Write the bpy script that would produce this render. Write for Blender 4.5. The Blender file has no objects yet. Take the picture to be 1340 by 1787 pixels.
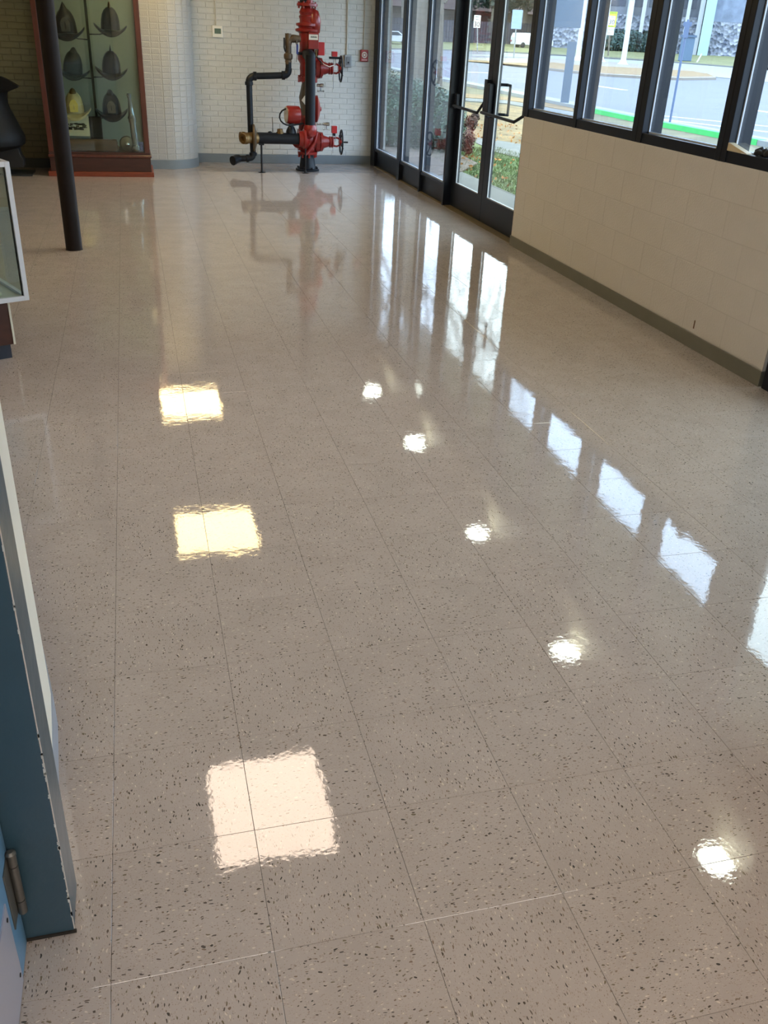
import bpy, bmesh, math, random
from mathutils import Vector, Matrix
random.seed(7)
C = bpy.context.scene.collection
sc = bpy.context.scene
PI = math.pi
# ------------------------------------------------------------------ camera
CAM = Vector((0.16727576, -1.10629098, 1.57391598))
ya, pt, ro = 0.27724565, 0.49341091, 0.04958465
FP = 1539.65085
fw = Vector((math.sin(ya)*math.cos(pt), math.cos(ya)*math.cos(pt), -math.sin(pt)))
r0 = Vector((math.cos(ya), -math.sin(ya), 0)); u0 = r0.cross(fw)
rt = math.cos(ro)*r0 + math.sin(ro)*u0
up = -math.sin(ro)*r0 + math.cos(ro)*u0
cd = bpy.data.cameras.new('camera'); cam = bpy.data.objects.new('camera', cd); C.objects.link(cam)
M = Matrix.Identity(4)
for i in range(3):
    M[i][0] = rt[i]; M[i][1] = up[i]; M[i][2] = -fw[i]; M[i][3] = CAM[i]
cam.matrix_world = M
cd.sensor_fit = 'VERTICAL'; cd.sensor_height = 24; cd.lens = FP/1787*24
cd.clip_start = .03; cd.clip_end = 2000
sc.camera = cam
# ------------------------------------------------------------------ sky, exposure
SKY = 9.6
w = bpy.data.worlds.new('overcast_sky'); sc.world = w; w.use_nodes = True
nt = w.node_tree; nt.nodes.clear()
wo = nt.nodes.new('ShaderNodeOutputWorld'); bg = nt.nodes.new('ShaderNodeBackground')
tc = nt.nodes.new('ShaderNodeTexCoord'); ns = nt.nodes.new('ShaderNodeTexNoise')
ns.inputs['Scale'].default_value = 3.0; ns.inputs['Detail'].default_value = 3
cr = nt.nodes.new('ShaderNodeValToRGB')
cr.color_ramp.elements[0].position = .3; cr.color_ramp.elements[0].color = (.66, .82, 1, 1)
cr.color_ramp.elements[1].position = .7; cr.color_ramp.elements[1].color = (.84, .93, 1, 1)
nt.links.new(tc.outputs['Generated'], ns.inputs['Vector']); nt.links.new(ns.outputs['Fac'], cr.inputs['Fac'])
nt.links.new(cr.outputs['Color'], bg.inputs['Color']); bg.inputs['Strength'].default_value = SKY
nt.links.new(bg.outputs[0], wo.inputs[0])
sc.view_settings.view_transform = 'Standard'; sc.view_settings.look = 'None'
sc.view_settings.gamma = 1; sc.view_settings.exposure = 0.0
sc.view_settings.use_curve_mapping = False
try:
    sc.cycles.use_denoising = True
    sc.cycles.max_bounces = 8; sc.cycles.diffuse_bounces = 4; sc.cycles.glossy_bounces = 4
    sc.cycles.transparent_max_bounces = 16; sc.cycles.sample_clamp_indirect = 12
    sc.cycles.caustics_reflective = False; sc.cycles.caustics_refractive = False
except Exception: pass
PANEL, PANEL2, DOWN, HALL_FILL = 15.0, 11.0, 27.0, 13.0          # emission of the ceiling panels / round lamps / added hall fill

# ------------------------------------------------------------------ helpers
def ray(u, v): return fw + (u-670)/FP*rt - (v-893.5)/FP*up
def UY(u, v, Y):
    d = ray(u, v); return CAM + d*((Y-CAM.y)/d.y)
def UX(u, v, X):
    d = ray(u, v); return CAM + d*((X-CAM.x)/d.x)
def UZ(u, v, Z=0):
    d = ray(u, v); return CAM + d*((Z-CAM.z)/d.z)

_m = {}
ALB = [1.0]   # albedo factor: outdoor colours are darkened to offset the raised sky light
def S(h):  # srgb 0-255 -> linear
    return tuple(((c/255)/12.92 if c/255 <= .04045 else ((c/255+.055)/1.055)**2.4) for c in h)+(1,)
def mat(name, col, rough=.5, metal=0, var=0., vscale=8, bump=0., bscale=40, spec=.5, emit=None, estr=0, coat=0, stretch=None):
    if name in _m: return _m[name]
    m = bpy.data.materials.new(name); m.use_nodes = True; n = m.node_tree; b = n.nodes['Principled BSDF']
    col = tuple(c*ALB[0] for c in S(col)[:3])+(1,)
    b.inputs['Base Color'].default_value = col; b.inputs['Roughness'].default_value = rough
    b.inputs['Metallic'].default_value = metal; b.inputs['Specular IOR Level'].default_value = spec
    b.inputs['Coat Weight'].default_value = coat
    t = n.nodes.new('ShaderNodeTexCoord'); vec = t.outputs['Object']
    if stretch:
        mp = n.nodes.new('ShaderNodeMapping'); mp.inputs['Scale'].default_value = stretch
        n.links.new(vec, mp.inputs[0]); vec = mp.outputs[0]
    if var:
        a = n.nodes.new('ShaderNodeTexNoise'); a.inputs['Scale'].default_value = vscale; a.inputs['Detail'].default_value = 5
        n.links.new(vec, a.inputs['Vector'])
        r = n.nodes.new('ShaderNodeValToRGB')
        r.color_ramp.elements[0].position = .3; r.color_ramp.elements[1].position = .7
        r.color_ramp.elements[0].color = tuple(max(0, c*(1-var)) for c in col[:3])+(1,)
        r.color_ramp.elements[1].color = tuple(min(1, c*(1+var)) for c in col[:3])+(1,)
        n.links.new(a.outputs['Fac'], r.inputs['Fac']); n.links.new(r.outputs['Color'], b.inputs['Base Color'])
    if bump:
        a = n.nodes.new('ShaderNodeTexNoise'); a.inputs['Scale'].default_value = bscale; a.inputs['Detail'].default_value = 4
        n.links.new(vec, a.inputs['Vector'])
        bp = n.nodes.new('ShaderNodeBump'); bp.inputs['Strength'].default_value = bump; bp.inputs['Distance'].default_value = .01
        n.links.new(a.outputs['Fac'], bp.inputs['Height']); n.links.new(bp.outputs[0], b.inputs['Normal'])
    if emit:
        b.inputs['Emission Color'].default_value = S(emit); b.inputs['Emission Strength'].default_value = estr
    _m[name] = m; return m
def glass(name, tint, k=.05):
    if name in _m: return _m[name]
    m = bpy.data.materials.new(name); m.use_nodes = True; n = m.node_tree; n.nodes.clear()
    o = n.nodes.new('ShaderNodeOutputMaterial'); mx = n.nodes.new('ShaderNodeMixShader')
    tr = n.nodes.new('ShaderNodeBsdfTransparent'); tr.inputs[0].default_value = (*tint, 1)
    gl = n.nodes.new('ShaderNodeBsdfGlossy'); gl.inputs['Roughness'].default_value = 0.0
    lw = n.nodes.new('ShaderNodeLayerWeight'); lw.inputs['Blend'].default_value = .5
    p = n.nodes.new('ShaderNodeMath'); p.operation = 'POWER'; p.inputs[1].default_value = 5
    q = n.nodes.new('ShaderNodeMath'); q.operation = 'MULTIPLY_ADD'; q.inputs[1].default_value = 1.25; q.use_clamp = True; q.inputs[2].default_value = k
    n.links.new(lw.outputs['Facing'], p.inputs[0]); n.links.new(p.outputs[0], q.inputs[0]); n.links.new(q.outputs[0], mx.inputs[0])
    n.links.new(tr.outputs[0], mx.inputs[1]); n.links.new(gl.outputs[0], mx.inputs[2]); n.links.new(mx.outputs[0], o.inputs[0])
    _m[name] = m; return m

class MB:
    def __init__(s): s.v = []; s.f = []
    def add(s, vs, fs):
        k = len(s.v); s.v += [tuple(p) for p in vs]; s.f += [tuple(i+k for i in f) for f in fs]; return s
    def box(s, a, b, R=None, ctr=None, bev=0):
        x0, y0, z0 = a; x1, y1, z1 = b
        vs = [Vector(p) for p in ((x0,y0,z0),(x1,y0,z0),(x1,y1,z0),(x0,y1,z0),(x0,y0,z1),(x1,y0,z1),(x1,y1,z1),(x0,y1,z1))]
        if R is not None:
            c = Vector(ctr) if ctr is not None else Vector((0,0,0)); vs = [R@(p-c)+c for p in vs]
        return s.add(vs, [(0,3,2,1),(4,5,6,7),(0,1,5,4),(1,2,6,5),(2,3,7,6),(3,0,4,7)])
    def prism(s, poly, z0, z1):            # polygon in xy extruded in z
        n = len(poly)
        vs = [(x, y, z0) for x, y in poly]+[(x, y, z1) for x, y in poly]
        return s.add(vs, [tuple(range(n))[::-1], tuple(range(n, 2*n))]+[(i, (i+1) % n, n+(i+1) % n, n+i) for i in range(n)])
    def sweep(s, pts, rads, n=16, cap=True):  # tube through points, radius each
        pts = [Vector(p) for p in pts]
        if not hasattr(rads, '__len__'): rads = [rads]*len(pts)
        t0 = (pts[1]-pts[0]).normalized()
        a = t0.orthogonal().normalized(); rings = []
        for i, p in enumerate(pts):
            if i == 0: t = t0
            elif i == len(pts)-1: t = (pts[i]-pts[i-1]).normalized()
            else:
                t = (pts[i+1]-pts[i]); q = (pts[i]-pts[i-1])
                t = (t.normalized()+q.normalized()) if t.length > 1e-9 and q.length > 1e-9 else t0
                t = t.normalized() if t.length > 1e-6 else t0
            a = (a-t*a.dot(t)).normalized(); b = t.cross(a)
            rings.append([p+rads[i]*(math.cos(2*PI*k/n)*a+math.sin(2*PI*k/n)*b) for k in range(n)]); t0 = t
        vs = [q for r in rings for q in r]; fs = []
        for i in range(len(pts)-1):
            for k in range(n):
                fs.append((i*n+k, i*n+(k+1) % n, (i+1)*n+(k+1) % n, (i+1)*n+k))
        if cap: fs += [tuple(range(n))[::-1], tuple(range((len(pts)-1)*n, len(pts)*n))]
        return s.add(vs, fs)
    def cyl(s, a, b, r, n=16, r2=None): return s.sweep([a, b], [r, r if r2 is None else r2], n)
    def lathe(s, base, axis, prof, n=20):  # prof: list of (dist along axis, radius)
        base = Vector(base); axis = Vector(axis).normalized()
        a = axis.orthogonal().normalized(); b = axis.cross(a)
        vs = [base+axis*d+r*(math.cos(2*PI*k/n)*a+math.sin(2*PI*k/n)*b) for d, r in prof for k in range(n)]
        fs = [(i*n+k, i*n+(k+1) % n, (i+1)*n+(k+1) % n, (i+1)*n+k) for i in range(len(prof)-1) for k in range(n)]
        fs += [tuple(range(n))[::-1], tuple(range((len(prof)-1)*n, len(prof)*n))]
        return s.add(vs, fs)
    def torus(s, c, axis, R, r, n=28, m=8, a0=0, a1=2*PI):
        c = Vector(c); axis = Vector(axis).normalized(); a = axis.orthogonal().normalized(); b = axis.cross(a)
        vs = []; full = abs(a1-a0-2*PI) < 1e-6; N = n if full else n+1
        for i in range(N):
            t = a0+(a1-a0)*i/n; d = math.cos(t)*a+math.sin(t)*b
            for j in range(m):
                q = 2*PI*j/m; vs.append(c+d*(R+r*math.cos(q))+axis*r*math.sin(q))
        fs = [(i*m+j, ((i+1) % N)*m+j, ((i+1) % N)*m+(j+1) % m, i*m+(j+1) % m) for i in range(n) for j in range(m)]
        return s.add(vs, fs)
    def build(s, name, m, parent=None, loc=None, smooth=None, bevel=0, seg=2, kind=None):
        me = bpy.data.meshes.new(name); v = s.v
        if loc is not None: L = Vector(loc); v = [tuple(Vector(p)-L) for p in v]
        me.from_pydata(v, [], s.f); me.update()
        bm = bmesh.new(); bm.from_mesh(me); bmesh.ops.recalc_face_normals(bm, faces=bm.faces); bm.to_mesh(me); bm.free()
        o = bpy.data.objects.new(name, me); C.objects.link(o); me.materials.append(m)
        if loc is not None: o.location = loc
        if smooth:
            me.polygons.foreach_set('use_smooth', [True]*len(me.polygons)); me.set_sharp_from_angle(angle=math.radians(smooth))
        if bevel:
            md = o.modifiers.new('bevel', 'BEVEL'); md.width = bevel; md.segments = seg; md.limit_method = 'ANGLE'; md.angle_limit = math.radians(50)
        if parent is not None:
            o.parent = parent; o.matrix_parent_inverse = Matrix.Translation(parent.location).inverted() if parent.rotation_euler.z == 0 else parent.matrix_basis.inverted()
        if kind: o['kind'] = kind
        return o
def tag(o, label=None, cat=None, group=None, kind=None):
    if label: o['label'] = label
    if cat: o['category'] = cat
    if group: o['group'] = group
    if kind: o['kind'] = kind
    return o
def thing(name, loc, label, cat, group=None, kind=None):
    o = bpy.data.objects.new(name, None); C.objects.link(o); o.location = loc; o.empty_display_size = .1
    return tag(o, label, cat, group, kind)
def arc(p0, c, p1, n=6):  # quarter bend from p0 to p1 round corner c
    p0, c, p1 = Vector(p0), Vector(c), Vector(p1)
    return [(1-t)**2*p0+2*t*(1-t)*c+t*t*p1 for t in [i/n for i in range(n+1)]]
def copy_tree(o, parent=None):
    c = o.copy(); C.objects.link(c)
    if parent is not None: c.parent = parent; c.matrix_parent_inverse = o.matrix_parent_inverse.copy()
    for ch in list(o.children): copy_tree(ch, c)
    return c
def text(body, size, m, parent, loc, rotm, name='lettering'):
    cu = bpy.data.curves.new(name, 'FONT'); cu.body = body; cu.size = size; cu.align_x = 'CENTER'; cu.align_y = 'CENTER'; cu.extrude = size*.01
    cu.materials.append(m); tmp = bpy.data.objects.new(name, cu); me = bpy.data.meshes.new_from_object(tmp); bpy.data.objects.remove(tmp)
    o = bpy.data.objects.new(name, me); C.objects.link(o)
    o.matrix_world = Matrix.Translation(loc) @ rotm.to_4x4()
    if parent is not None:
        mw = o.matrix_world.copy(); o.parent = parent; o.matrix_parent_inverse = Matrix.Translation(parent.location).inverted(); o.matrix_basis = mw
    return o

# ------------------------------------------------------------------ materials
def floor_mat():
    m = bpy.data.materials.new('speckled_vinyl_tile'); m.use_nodes = True; n = m.node_tree; b = n.nodes['Principled BSDF']; L = n.links
    N = n.nodes.new
    t = N('ShaderNodeTexCoord'); oi = N('ShaderNodeObjectInfo')
    off = N('ShaderNodeVectorMath'); off.operation = 'MULTIPLY_ADD'
    sc1 = N('ShaderNodeCombineXYZ'); L.new(oi.outputs['Random'], sc1.inputs[0]); L.new(oi.outputs['Random'], sc1.inputs[1])
    L.new(sc1.outputs[0], off.inputs[0]); off.inputs[1].default_value = (37.3, 91.7, 0); L.new(t.outputs['Object'], off.inputs[2])
    # warp a little so the chips are not all parallel
    wn = N('ShaderNodeTexNoise'); wn.inputs['Scale'].default_value = 30; L.new(off.outputs[0], wn.inputs['Vector'])
    wv = N('ShaderNodeVectorMath'); wv.operation = 'MULTIPLY_ADD'; L.new(wn.outputs['Color'], wv.inputs[0]); wv.inputs[1].default_value = (.02, .02, 0); L.new(off.outputs[0], wv.inputs[2])
    col = None
    base = N('ShaderNodeTexNoise'); base.inputs['Scale'].default_value = 6; base.inputs['Detail'].default_value = 6
    L.new(off.outputs[0], base.inputs['Vector'])
    br = N('ShaderNodeValToRGB'); br.color_ramp.elements[0].position = .35; br.color_ramp.elements[1].position = .65
    br.color_ramp.elements[0].color = S((167, 156, 150)); br.color_ramp.elements[1].color = S((174, 163, 157))
    L.new(base.outputs['Fac'], br.inputs['Fac']); col = br.outputs['Color']
    def chips(scale, thr, dens, ramp, seed):
        nonlocal col
        mp = N('ShaderNodeMapping'); mp.inputs['Scale'].default_value = scale; mp.inputs['Location'].default_value = (seed, seed*2, seed*3)
        L.new(wv.outputs[0], mp.inputs[0])
        v = N('ShaderNodeTexVoronoi'); v.voronoi_dimensions = '2D'; v.inputs['Scale'].default_value = 1; L.new(mp.outputs[0], v.inputs['Vector'])
        sp = N('ShaderNodeSeparateColor'); L.new(v.outputs['Color'], sp.inputs[0])
        # size of each chip differs
        th = N('ShaderNodeMath'); th.operation = 'MULTIPLY'; L.new(sp.outputs[1], th.inputs[0]); th.inputs[1].default_value = thr
        lt = N('ShaderNodeMath'); lt.operation = 'LESS_THAN'; L.new(v.outputs['Distance'], lt.inputs[0]); L.new(th.outputs[0], lt.inputs[1])
        dn = N('ShaderNodeMath'); dn.operation = 'LESS_THAN'; L.new(sp.outputs[0], dn.inputs[0]); dn.inputs[1].default_value = dens
        mu = N('ShaderNodeMath'); mu.operation = 'MULTIPLY'; L.new(lt.outputs[0], mu.inputs[0]); L.new(dn.outputs[0], mu.inputs[1])
        rp = N('ShaderNodeValToRGB'); rp.color_ramp.interpolation = 'CONSTANT'; L.new(sp.outputs[2], rp.inputs['Fac'])
        e = rp.color_ramp.elements
        e[0].position = 0; e[0].color = S(ramp[0]); e[1].position = 1/len(ramp); e[1].color = S(ramp[1])
        for i, c in enumerate(ramp[2:]): q = e.new((i+2)/len(ramp)); q.color = S(c)
        mx = N('ShaderNodeMix'); mx.data_type = 'RGBA'; L.new(mu.outputs[0], mx.inputs[0]); L.new(col, mx.inputs[6]); L.new(rp.outputs['Color'], mx.inputs[7])
        col = mx.outputs[2]
    chips((210, 520, 1), .42, .42, [(150, 134, 122), (188, 174, 163), (156, 141, 129), (146, 130, 119)], 1.3)
    chips((95, 240, 1), .40, .25, [(98, 87, 79), (114, 103, 86), (202, 188, 176), (90, 82, 78), (126, 108, 95)], 5.1)
    chips((75, 150, 1), .30, .10, [(84, 74, 64), (70, 66, 62), (200, 186, 170)], 9.7)
    L.new(col, b.inputs['Base Color'])
    b.inputs['Roughness'].default_value = .028; b.inputs['IOR'].default_value = 1.66; b.inputs['Specular IOR Level'].default_value = .5
    # wax film: slow waves plus fine orange peel, in floor coordinates
    ge = N('ShaderNodeNewGeometry')
    a = N('ShaderNodeTexNoise'); a.inputs['Scale'].default_value = 9; a.inputs['Detail'].default_value = 2; L.new(ge.outputs['Position'], a.inputs['Vector'])
    c = N('ShaderNodeTexNoise'); c.inputs['Scale'].default_value = 70; c.inputs['Detail'].default_value = 3; L.new(ge.outputs['Position'], c.inputs['Vector'])
    b1 = N('ShaderNodeBump'); b1.inputs['Strength'].default_value = 1; b1.inputs['Distance'].default_value = .00042; L.new(a.outputs['Fac'], b1.inputs['Height'])
    b2 = N('ShaderNodeBump'); b2.inputs['Strength'].default_value = 1; b2.inputs['Distance'].default_value = .00010; L.new(c.outputs['Fac'], b2.inputs['Height']); L.new(b1.outputs[0], b2.inputs['Normal'])
    L.new(b2.outputs[0], b.inputs['Normal'])
    return m
M_FLOOR = floor_mat()
M_SUB = mat('tile_joint_dirt', (36, 28, 24), .8)
M_BRICK = mat('white_painted_brick', (200, 201, 197), .42, var=.05, vscale=12, bump=.25, bscale=60)
M_MORTAR = mat('white_painted_mortar', (192, 193, 190), .6, bump=.3, bscale=60)
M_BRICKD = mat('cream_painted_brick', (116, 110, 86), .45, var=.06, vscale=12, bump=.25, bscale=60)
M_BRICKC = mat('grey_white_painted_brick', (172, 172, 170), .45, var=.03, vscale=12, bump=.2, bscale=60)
M_CMU = mat('beige_painted_block', (208, 203, 196), .4, var=.03, vscale=5, bump=.35, bscale=90)
M_CMUJ = mat('beige_painted_joint', (200, 195, 188), .5)
M_BASE = mat('blue_grey_vinyl_base', (118, 128, 136), .4, var=.06, vscale=6)
M_BASEG = mat('olive_grey_vinyl_base', (112, 110, 98), .4, var=.06, vscale=6)
M_BRONZE = mat('dark_bronze_aluminium', (20, 26, 38), .38, metal=0, spec=.3, var=.08, vscale=4)
M_BEAD = mat('sky_glint_bead', (200, 206, 214), .35, metal=.2)  # pale colour stands in for the sky highlight along the bead
M_GLASS = glass('window_glass', (.80, .86, .92), .07)
M_DGLASS = glass('door_glass', (.90, .94, .92), .06)
M_CGLASS = glass('case_glass', (.90, .95, .93), .03)
M_CEIL = mat('off_white_ceiling', (222, 219, 214), .9, bump=.2, bscale=50)
M_WALL = mat('cream_plaster', (206, 196, 176), .6, bump=.1, bscale=30)
M_RED = mat('red_enamel', (134, 34, 28), .28, var=.12, vscale=14, bump=.12, bscale=25)
M_REDM = mat('bright_red_enamel', (178, 34, 36), .3, var=.05)
M_BLK = mat('black_pipe_enamel', (20, 24, 31), .42, spec=.28, var=.15, vscale=20, bump=.08, bscale=40)
M_BRASS = mat('aged_brass', (118, 92, 54), .45, metal=.6, var=.2, vscale=20)
M_BRASSD = mat('tarnished_bronze', (92, 76, 58), .5, metal=.4, var=.2, vscale=25)
M_CHROME = mat('dull_chrome', (176, 178, 180), .25, metal=1)
M_IRON = mat('dark_iron', (24, 24, 27), .45, spec=.3)
M_WHITE = mat('white_plastic', (226, 224, 214), .4)
M_GREY = mat('grey_steel_box', (138, 140, 142), .4, metal=.5)

# ------------------------------------------------------------------ floor
T = .3048
RX0, RX1, RY0, RY1 = -5.0, 3.33, .13, 11.65
HX0, HX1, HY0 = -1.9, 3.33, -4.0        # hall behind the camera
fl = MB().box((RX0-.1, HY0-.1, -.06), (3.52, RY1+.1, -.0035)).build('floor', M_SUB); tag(fl, kind='structure')
GAP, BV, DP = .00045, .0004, .0034
def tile_mesh(wd, dp):
    x, y = wd/2-GAP, dp/2-GAP; x2, y2 = x-BV, y-BV
    vs = [(sx*a, sy*b, z) for (a, b, z) in ((x, y, -DP), (x, y, -BV*.8), (x2, y2, 0)) for sx, sy in ((-1, -1), (1, -1), (1, 1), (-1, 1))]
    fs = [(8, 9, 10, 11)]+[(k*4+i, k*4+(i+1) % 4, k*4+4+(i+1) % 4, k*4+4+i) for k in (0, 1) for i in range(4)]
    return vs, fs
def pix(P):
    d = Vector(P)-CAM; z = d.dot(fw)
    if z < .05: return None
    return 670+FP*d.dot(rt)/z, 893.5-FP*d.dot(up)/z
tiles = []
for i in range(-18, 12):
    for j in range(-15, 40):
        x0, x1, y0, y1 = i*T, (i+1)*T, j*T, (j+1)*T
        x0, x1, y0, y1 = max(x0, RX0), min(x1, 3.345 if y1 < 6.4 else 3.46), max(y0, HY0), min(y1, RY1)
        if x1-x0 < .02 or y1-y0 < .02: continue
        if y1 <= .13 and (x1 < HX0 or x0 > HX1): continue
        if y1 < 2.9 and x1 < -1.9: continue
        cs = [pix((a, b, 0)) for a, b in ((x0, y0), (x1, y0), (x1, y1), (x0, y1))]
        area = 0
        if all(cs) and any(-20 < c[0] < 1360 and -20 < c[1] < 1807 for c in cs):
            area = abs(sum(cs[k][0]*cs[(k+1) % 4][1]-cs[(k+1) % 4][0]*cs[k][1] for k in range(4)))/2
        tiles.append((area, x0, x1, y0, y1, (i+j) % 2))
tiles.sort(key=lambda t: -t[0])
tm = {}; rest = MB()
for k, (area, x0, x1, y0, y1, par) in enumerate(tiles):
    w_, d_ = round(x1-x0, 4), round(y1-y0, 4)
    c = Vector(((x0+x1)/2, (y0+y1)/2, 0))
    if k < 300 and area > 60:
        if par and abs(w_-d_) > 1e-3: w_k, d_k = d_, w_
        else: w_k, d_k = w_, d_
        key = (w_k, d_k)
        if key not in tm:
            me = bpy.data.meshes.new('floor_tile'); me.from_pydata(*[tile_mesh(*key)[0], [], tile_mesh(*key)[1]]); me.update()
            me.materials.append(M_FLOOR); tm[key] = me
        o = bpy.data.objects.new('floor_tile', tm[key]); C.objects.link(o); o.parent = fl
        o.location = (c.x, c.y, 0)
        o.rotation_euler = (random.gauss(0, .00035), random.gauss(0, .00035), (PI/2 if par else 0)+random.choice((0, PI))*(1 if abs(w_-d_) < 1e-3 else 0))
    else:
        vs, fs = tile_mesh(w_, d_)
        e1, e2 = random.gauss(0, .0003), random.gauss(0, .0003)
        rest.add([(c.x+v[0], c.y+v[1], v[2]+v[0]*e1+v[1]*e2) for v in vs], fs)
rest.build('floor_tiles_far', M_FLOOR, fl, kind='stuff')
# a few heavier chips lying in the surface come from the material itself

# ------------------------------------------------------------------ walls
H = 2.75
BW, BH, ML, CO = .1925, .0560, .0095, .0650     # brick face, joint, course
def brick_mesh(L, Hh, D=.0045, bv=.003):
    x, z = L/2, Hh/2
    vs = [(sx*a, y, sz*b) for (a, b, y) in ((x, z, 0), (x-bv, z-bv, -D)) for sx, sz in ((-1, -1), (1, -1), (1, 1), (-1, 1))]
    return vs, [(4, 7, 6, 5)]+[(i, (i+1) % 4, 4+(i+1) % 4, 4+i) for i in range(4)]
_bm = {}
def put_brick(parent, L, Hh, loc, rz, m, name='brick', D=.0045):
    key = (round(L, 3), round(Hh, 3), m.name, D)
    if key not in _bm:
        v, f = brick_mesh(L, Hh, D); me = bpy.data.meshes.new(name); me.from_pydata(v, [], f); me.update(); me.materials.append(m)
        bm = bmesh.new(); bm.from_mesh(me); bmesh.ops.recalc_face_normals(bm, faces=bm.faces)
        if bm.faces and max(bm.faces, key=lambda q: q.calc_area()).normal.y > 0:
            for q in bm.faces: q.normal_flip()
        bm.to_mesh(me); bm.free(); _bm[key] = me
    o = bpy.data.objects.new(name, _bm[key]); C.objects.link(o); o.parent = parent
    o.location = loc; o.rotation_euler = (random.gauss(0, .006), 0, rz+random.gauss(0, .004))
    return o
def brick_field(parent, x0, x1, y, z0, z1, m, cap=300):
    lst = []
    k = 0; z = z0
    while z+CO < z1+.001:
        s = x0-(BW+ML)*(.5 if k % 2 else 0)
        while s < x1:
            a, b = max(s, x0), min(s+BW, x1)
            if b-a > .02: lst.append((a, b, z))
            s += BW+ML
        z += CO; k += 1
    lst.sort(key=lambda t: (0 if (pix(((t[0]+t[1])/2, y, t[2])) or (-1, -1))[1] > -8 and (pix(((t[0]+t[1])/2, y, t[2])) or (-99, 0))[0] > -20 else 1, t[2]))
    ex = MB(); n = 0
    for a, b, z in lst:
        p = pix(((a+b)/2, y, z)); vis = p and p[1] > -8 and p[0] > -20
        if vis and n < cap:
            put_brick(parent, b-a, BH, ((a+b)/2, y, z+BH/2), 0, m); n += 1
        else:
            v, f = brick_mesh(b-a, BH); ex.add([(q[0]+(a+b)/2, q[1]+y, q[2]+z+BH/2) for q in v], f)
    if ex.v: ex.build('bricks_upper', m, parent, kind='stuff')
# back wall (white brick), alcove wall (cream brick)
wb = tag(MB().box((.90, RY1, 0), (3.55, RY1+.2, 3.0)).build('wall_back', M_MORTAR), kind='structure')
brick_field(wb, .975, 3.345, RY1, .112, H-.02, M_BRICK)
AY = 10.95
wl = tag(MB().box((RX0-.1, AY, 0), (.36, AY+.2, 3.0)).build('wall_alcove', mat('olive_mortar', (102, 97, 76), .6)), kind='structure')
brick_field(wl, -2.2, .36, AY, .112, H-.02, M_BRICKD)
# curved brick return between the two
cv = []
R_ = .40
cx, cy = .57, AY+R_
path = [(.36+.21*i/4, AY) for i in range(5)]
for i in range(1, 19):
    a = -PI/2+(PI/2)*i/18; path.append((cx+R_*math.cos(a), cy+R_*math.sin(a)))
path += [(cx+R_, RY1+.05)]
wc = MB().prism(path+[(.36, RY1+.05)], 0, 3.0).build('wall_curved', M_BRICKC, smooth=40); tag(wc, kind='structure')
bc = MB().prism([(p[0]+dx, p[1]+dy) for p, dx, dy in [((x, y), (0 if x < cx else (x-cx)/R_*.008), (-.008 if x < cx else min(0, (y-cy)/R_*.008))) for x, y in path]]+[(.36, RY1+.02)], 0, .105).build('baseboard_curved', M_BASE, smooth=40); tag(bc, kind='structure')
seglen = .0; pos = []
HB = .0925                                     # headers laid round the curve
L0 = .57-.36; Lc = PI/2*R_; L1 = RY1-cy
tot = L0+Lc+L1; nh = int(tot/(HB+ML)); st = tot/nh
def on_path(s):
    if s < L0: return (.36+s, AY), 0
    if s < L0+Lc: a = (s-L0)/R_; return (cx+R_*math.sin(a), cy-R_*math.cos(a)), a
    return (cx+R_, cy+s-L0-Lc), PI/2
ex = MB(); n = 0; z = .112
while z+CO < H:
    for k in range(nh):
        (x, y), a = on_path((k+.5)*st)
        if n < 300: put_brick(wc, st-ML, BH, (x, y, z+BH/2), a, M_BRICKC, D=.002); n += 1
        else:
            v, f = brick_mesh(st-ML, BH, .002); ca, sa = math.cos(a), math.sin(a)
            ex.add([(x+q[0]*ca-q[1]*sa, y+q[0]*sa+q[1]*ca, z+BH/2+q[2]) for q in v], f)
    z += CO
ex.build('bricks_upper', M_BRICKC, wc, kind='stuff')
bb = tag(MB().box((.97, RY1-.012, 0), (3.34, RY1, .109)).build('baseboard_back', M_BASE, bevel=.003), kind='structure')
ba = tag(MB().box((RX0, AY-.012, 0), (.36, AY, .105)).build('baseboard_alcove', mat('dark_vinyl_base', (60, 66, 68), .45), bevel=.003), kind='structure')

# low block wall under the windows
YW0, YW1, ZS = 2.75, 6.36, 1.045
wr = tag(MB().box((3.333, YW0, 0), (3.52, YW1, ZS)).build('wall_right', M_CMUJ), kind='structure')
zz = [.085+.192*k for k in range(6)]; zz[-1] = ZS
for k in range(5):
    z0_, z1_ = zz[k], zz[k+1]
    s = YW0-(.2 if k % 2 else 0)
    while s < YW1:
        a, b = max(s, YW0), min(s+.4, YW1)
        if b-a > .03:
            o = put_brick(wr, b-a-.004, z1_-z0_-.004, (3.3335, (a+b)/2, (z0_+z1_)/2), PI/2, M_CMU, 'block', D=.0014)
            o.rotation_euler = (0, 0, -PI/2+random.gauss(0, .0015))
        s += .4
put_brick(wr, .18, ZS-.09, (3.427, YW0+.001, ZS/2+.04), 0, M_CMU, 'block', D=.003)
br_ = MB().prism([(3.322, YW1), (3.322, YW0-.008), (3.51, YW0-.008), (3.51, YW0), (3.331, YW0), (3.331, YW1)], 0, .085).build('baseboard_right', M_BASEG, bevel=.002); tag(br_, kind='structure')
tag(MB().box((3.3295, 3.425, .115), (3.3302, 3.437, .165)).add([], []).build('trim_5', mat('brown_scuff', (112, 84, 60), .7)), kind='structure')

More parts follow.
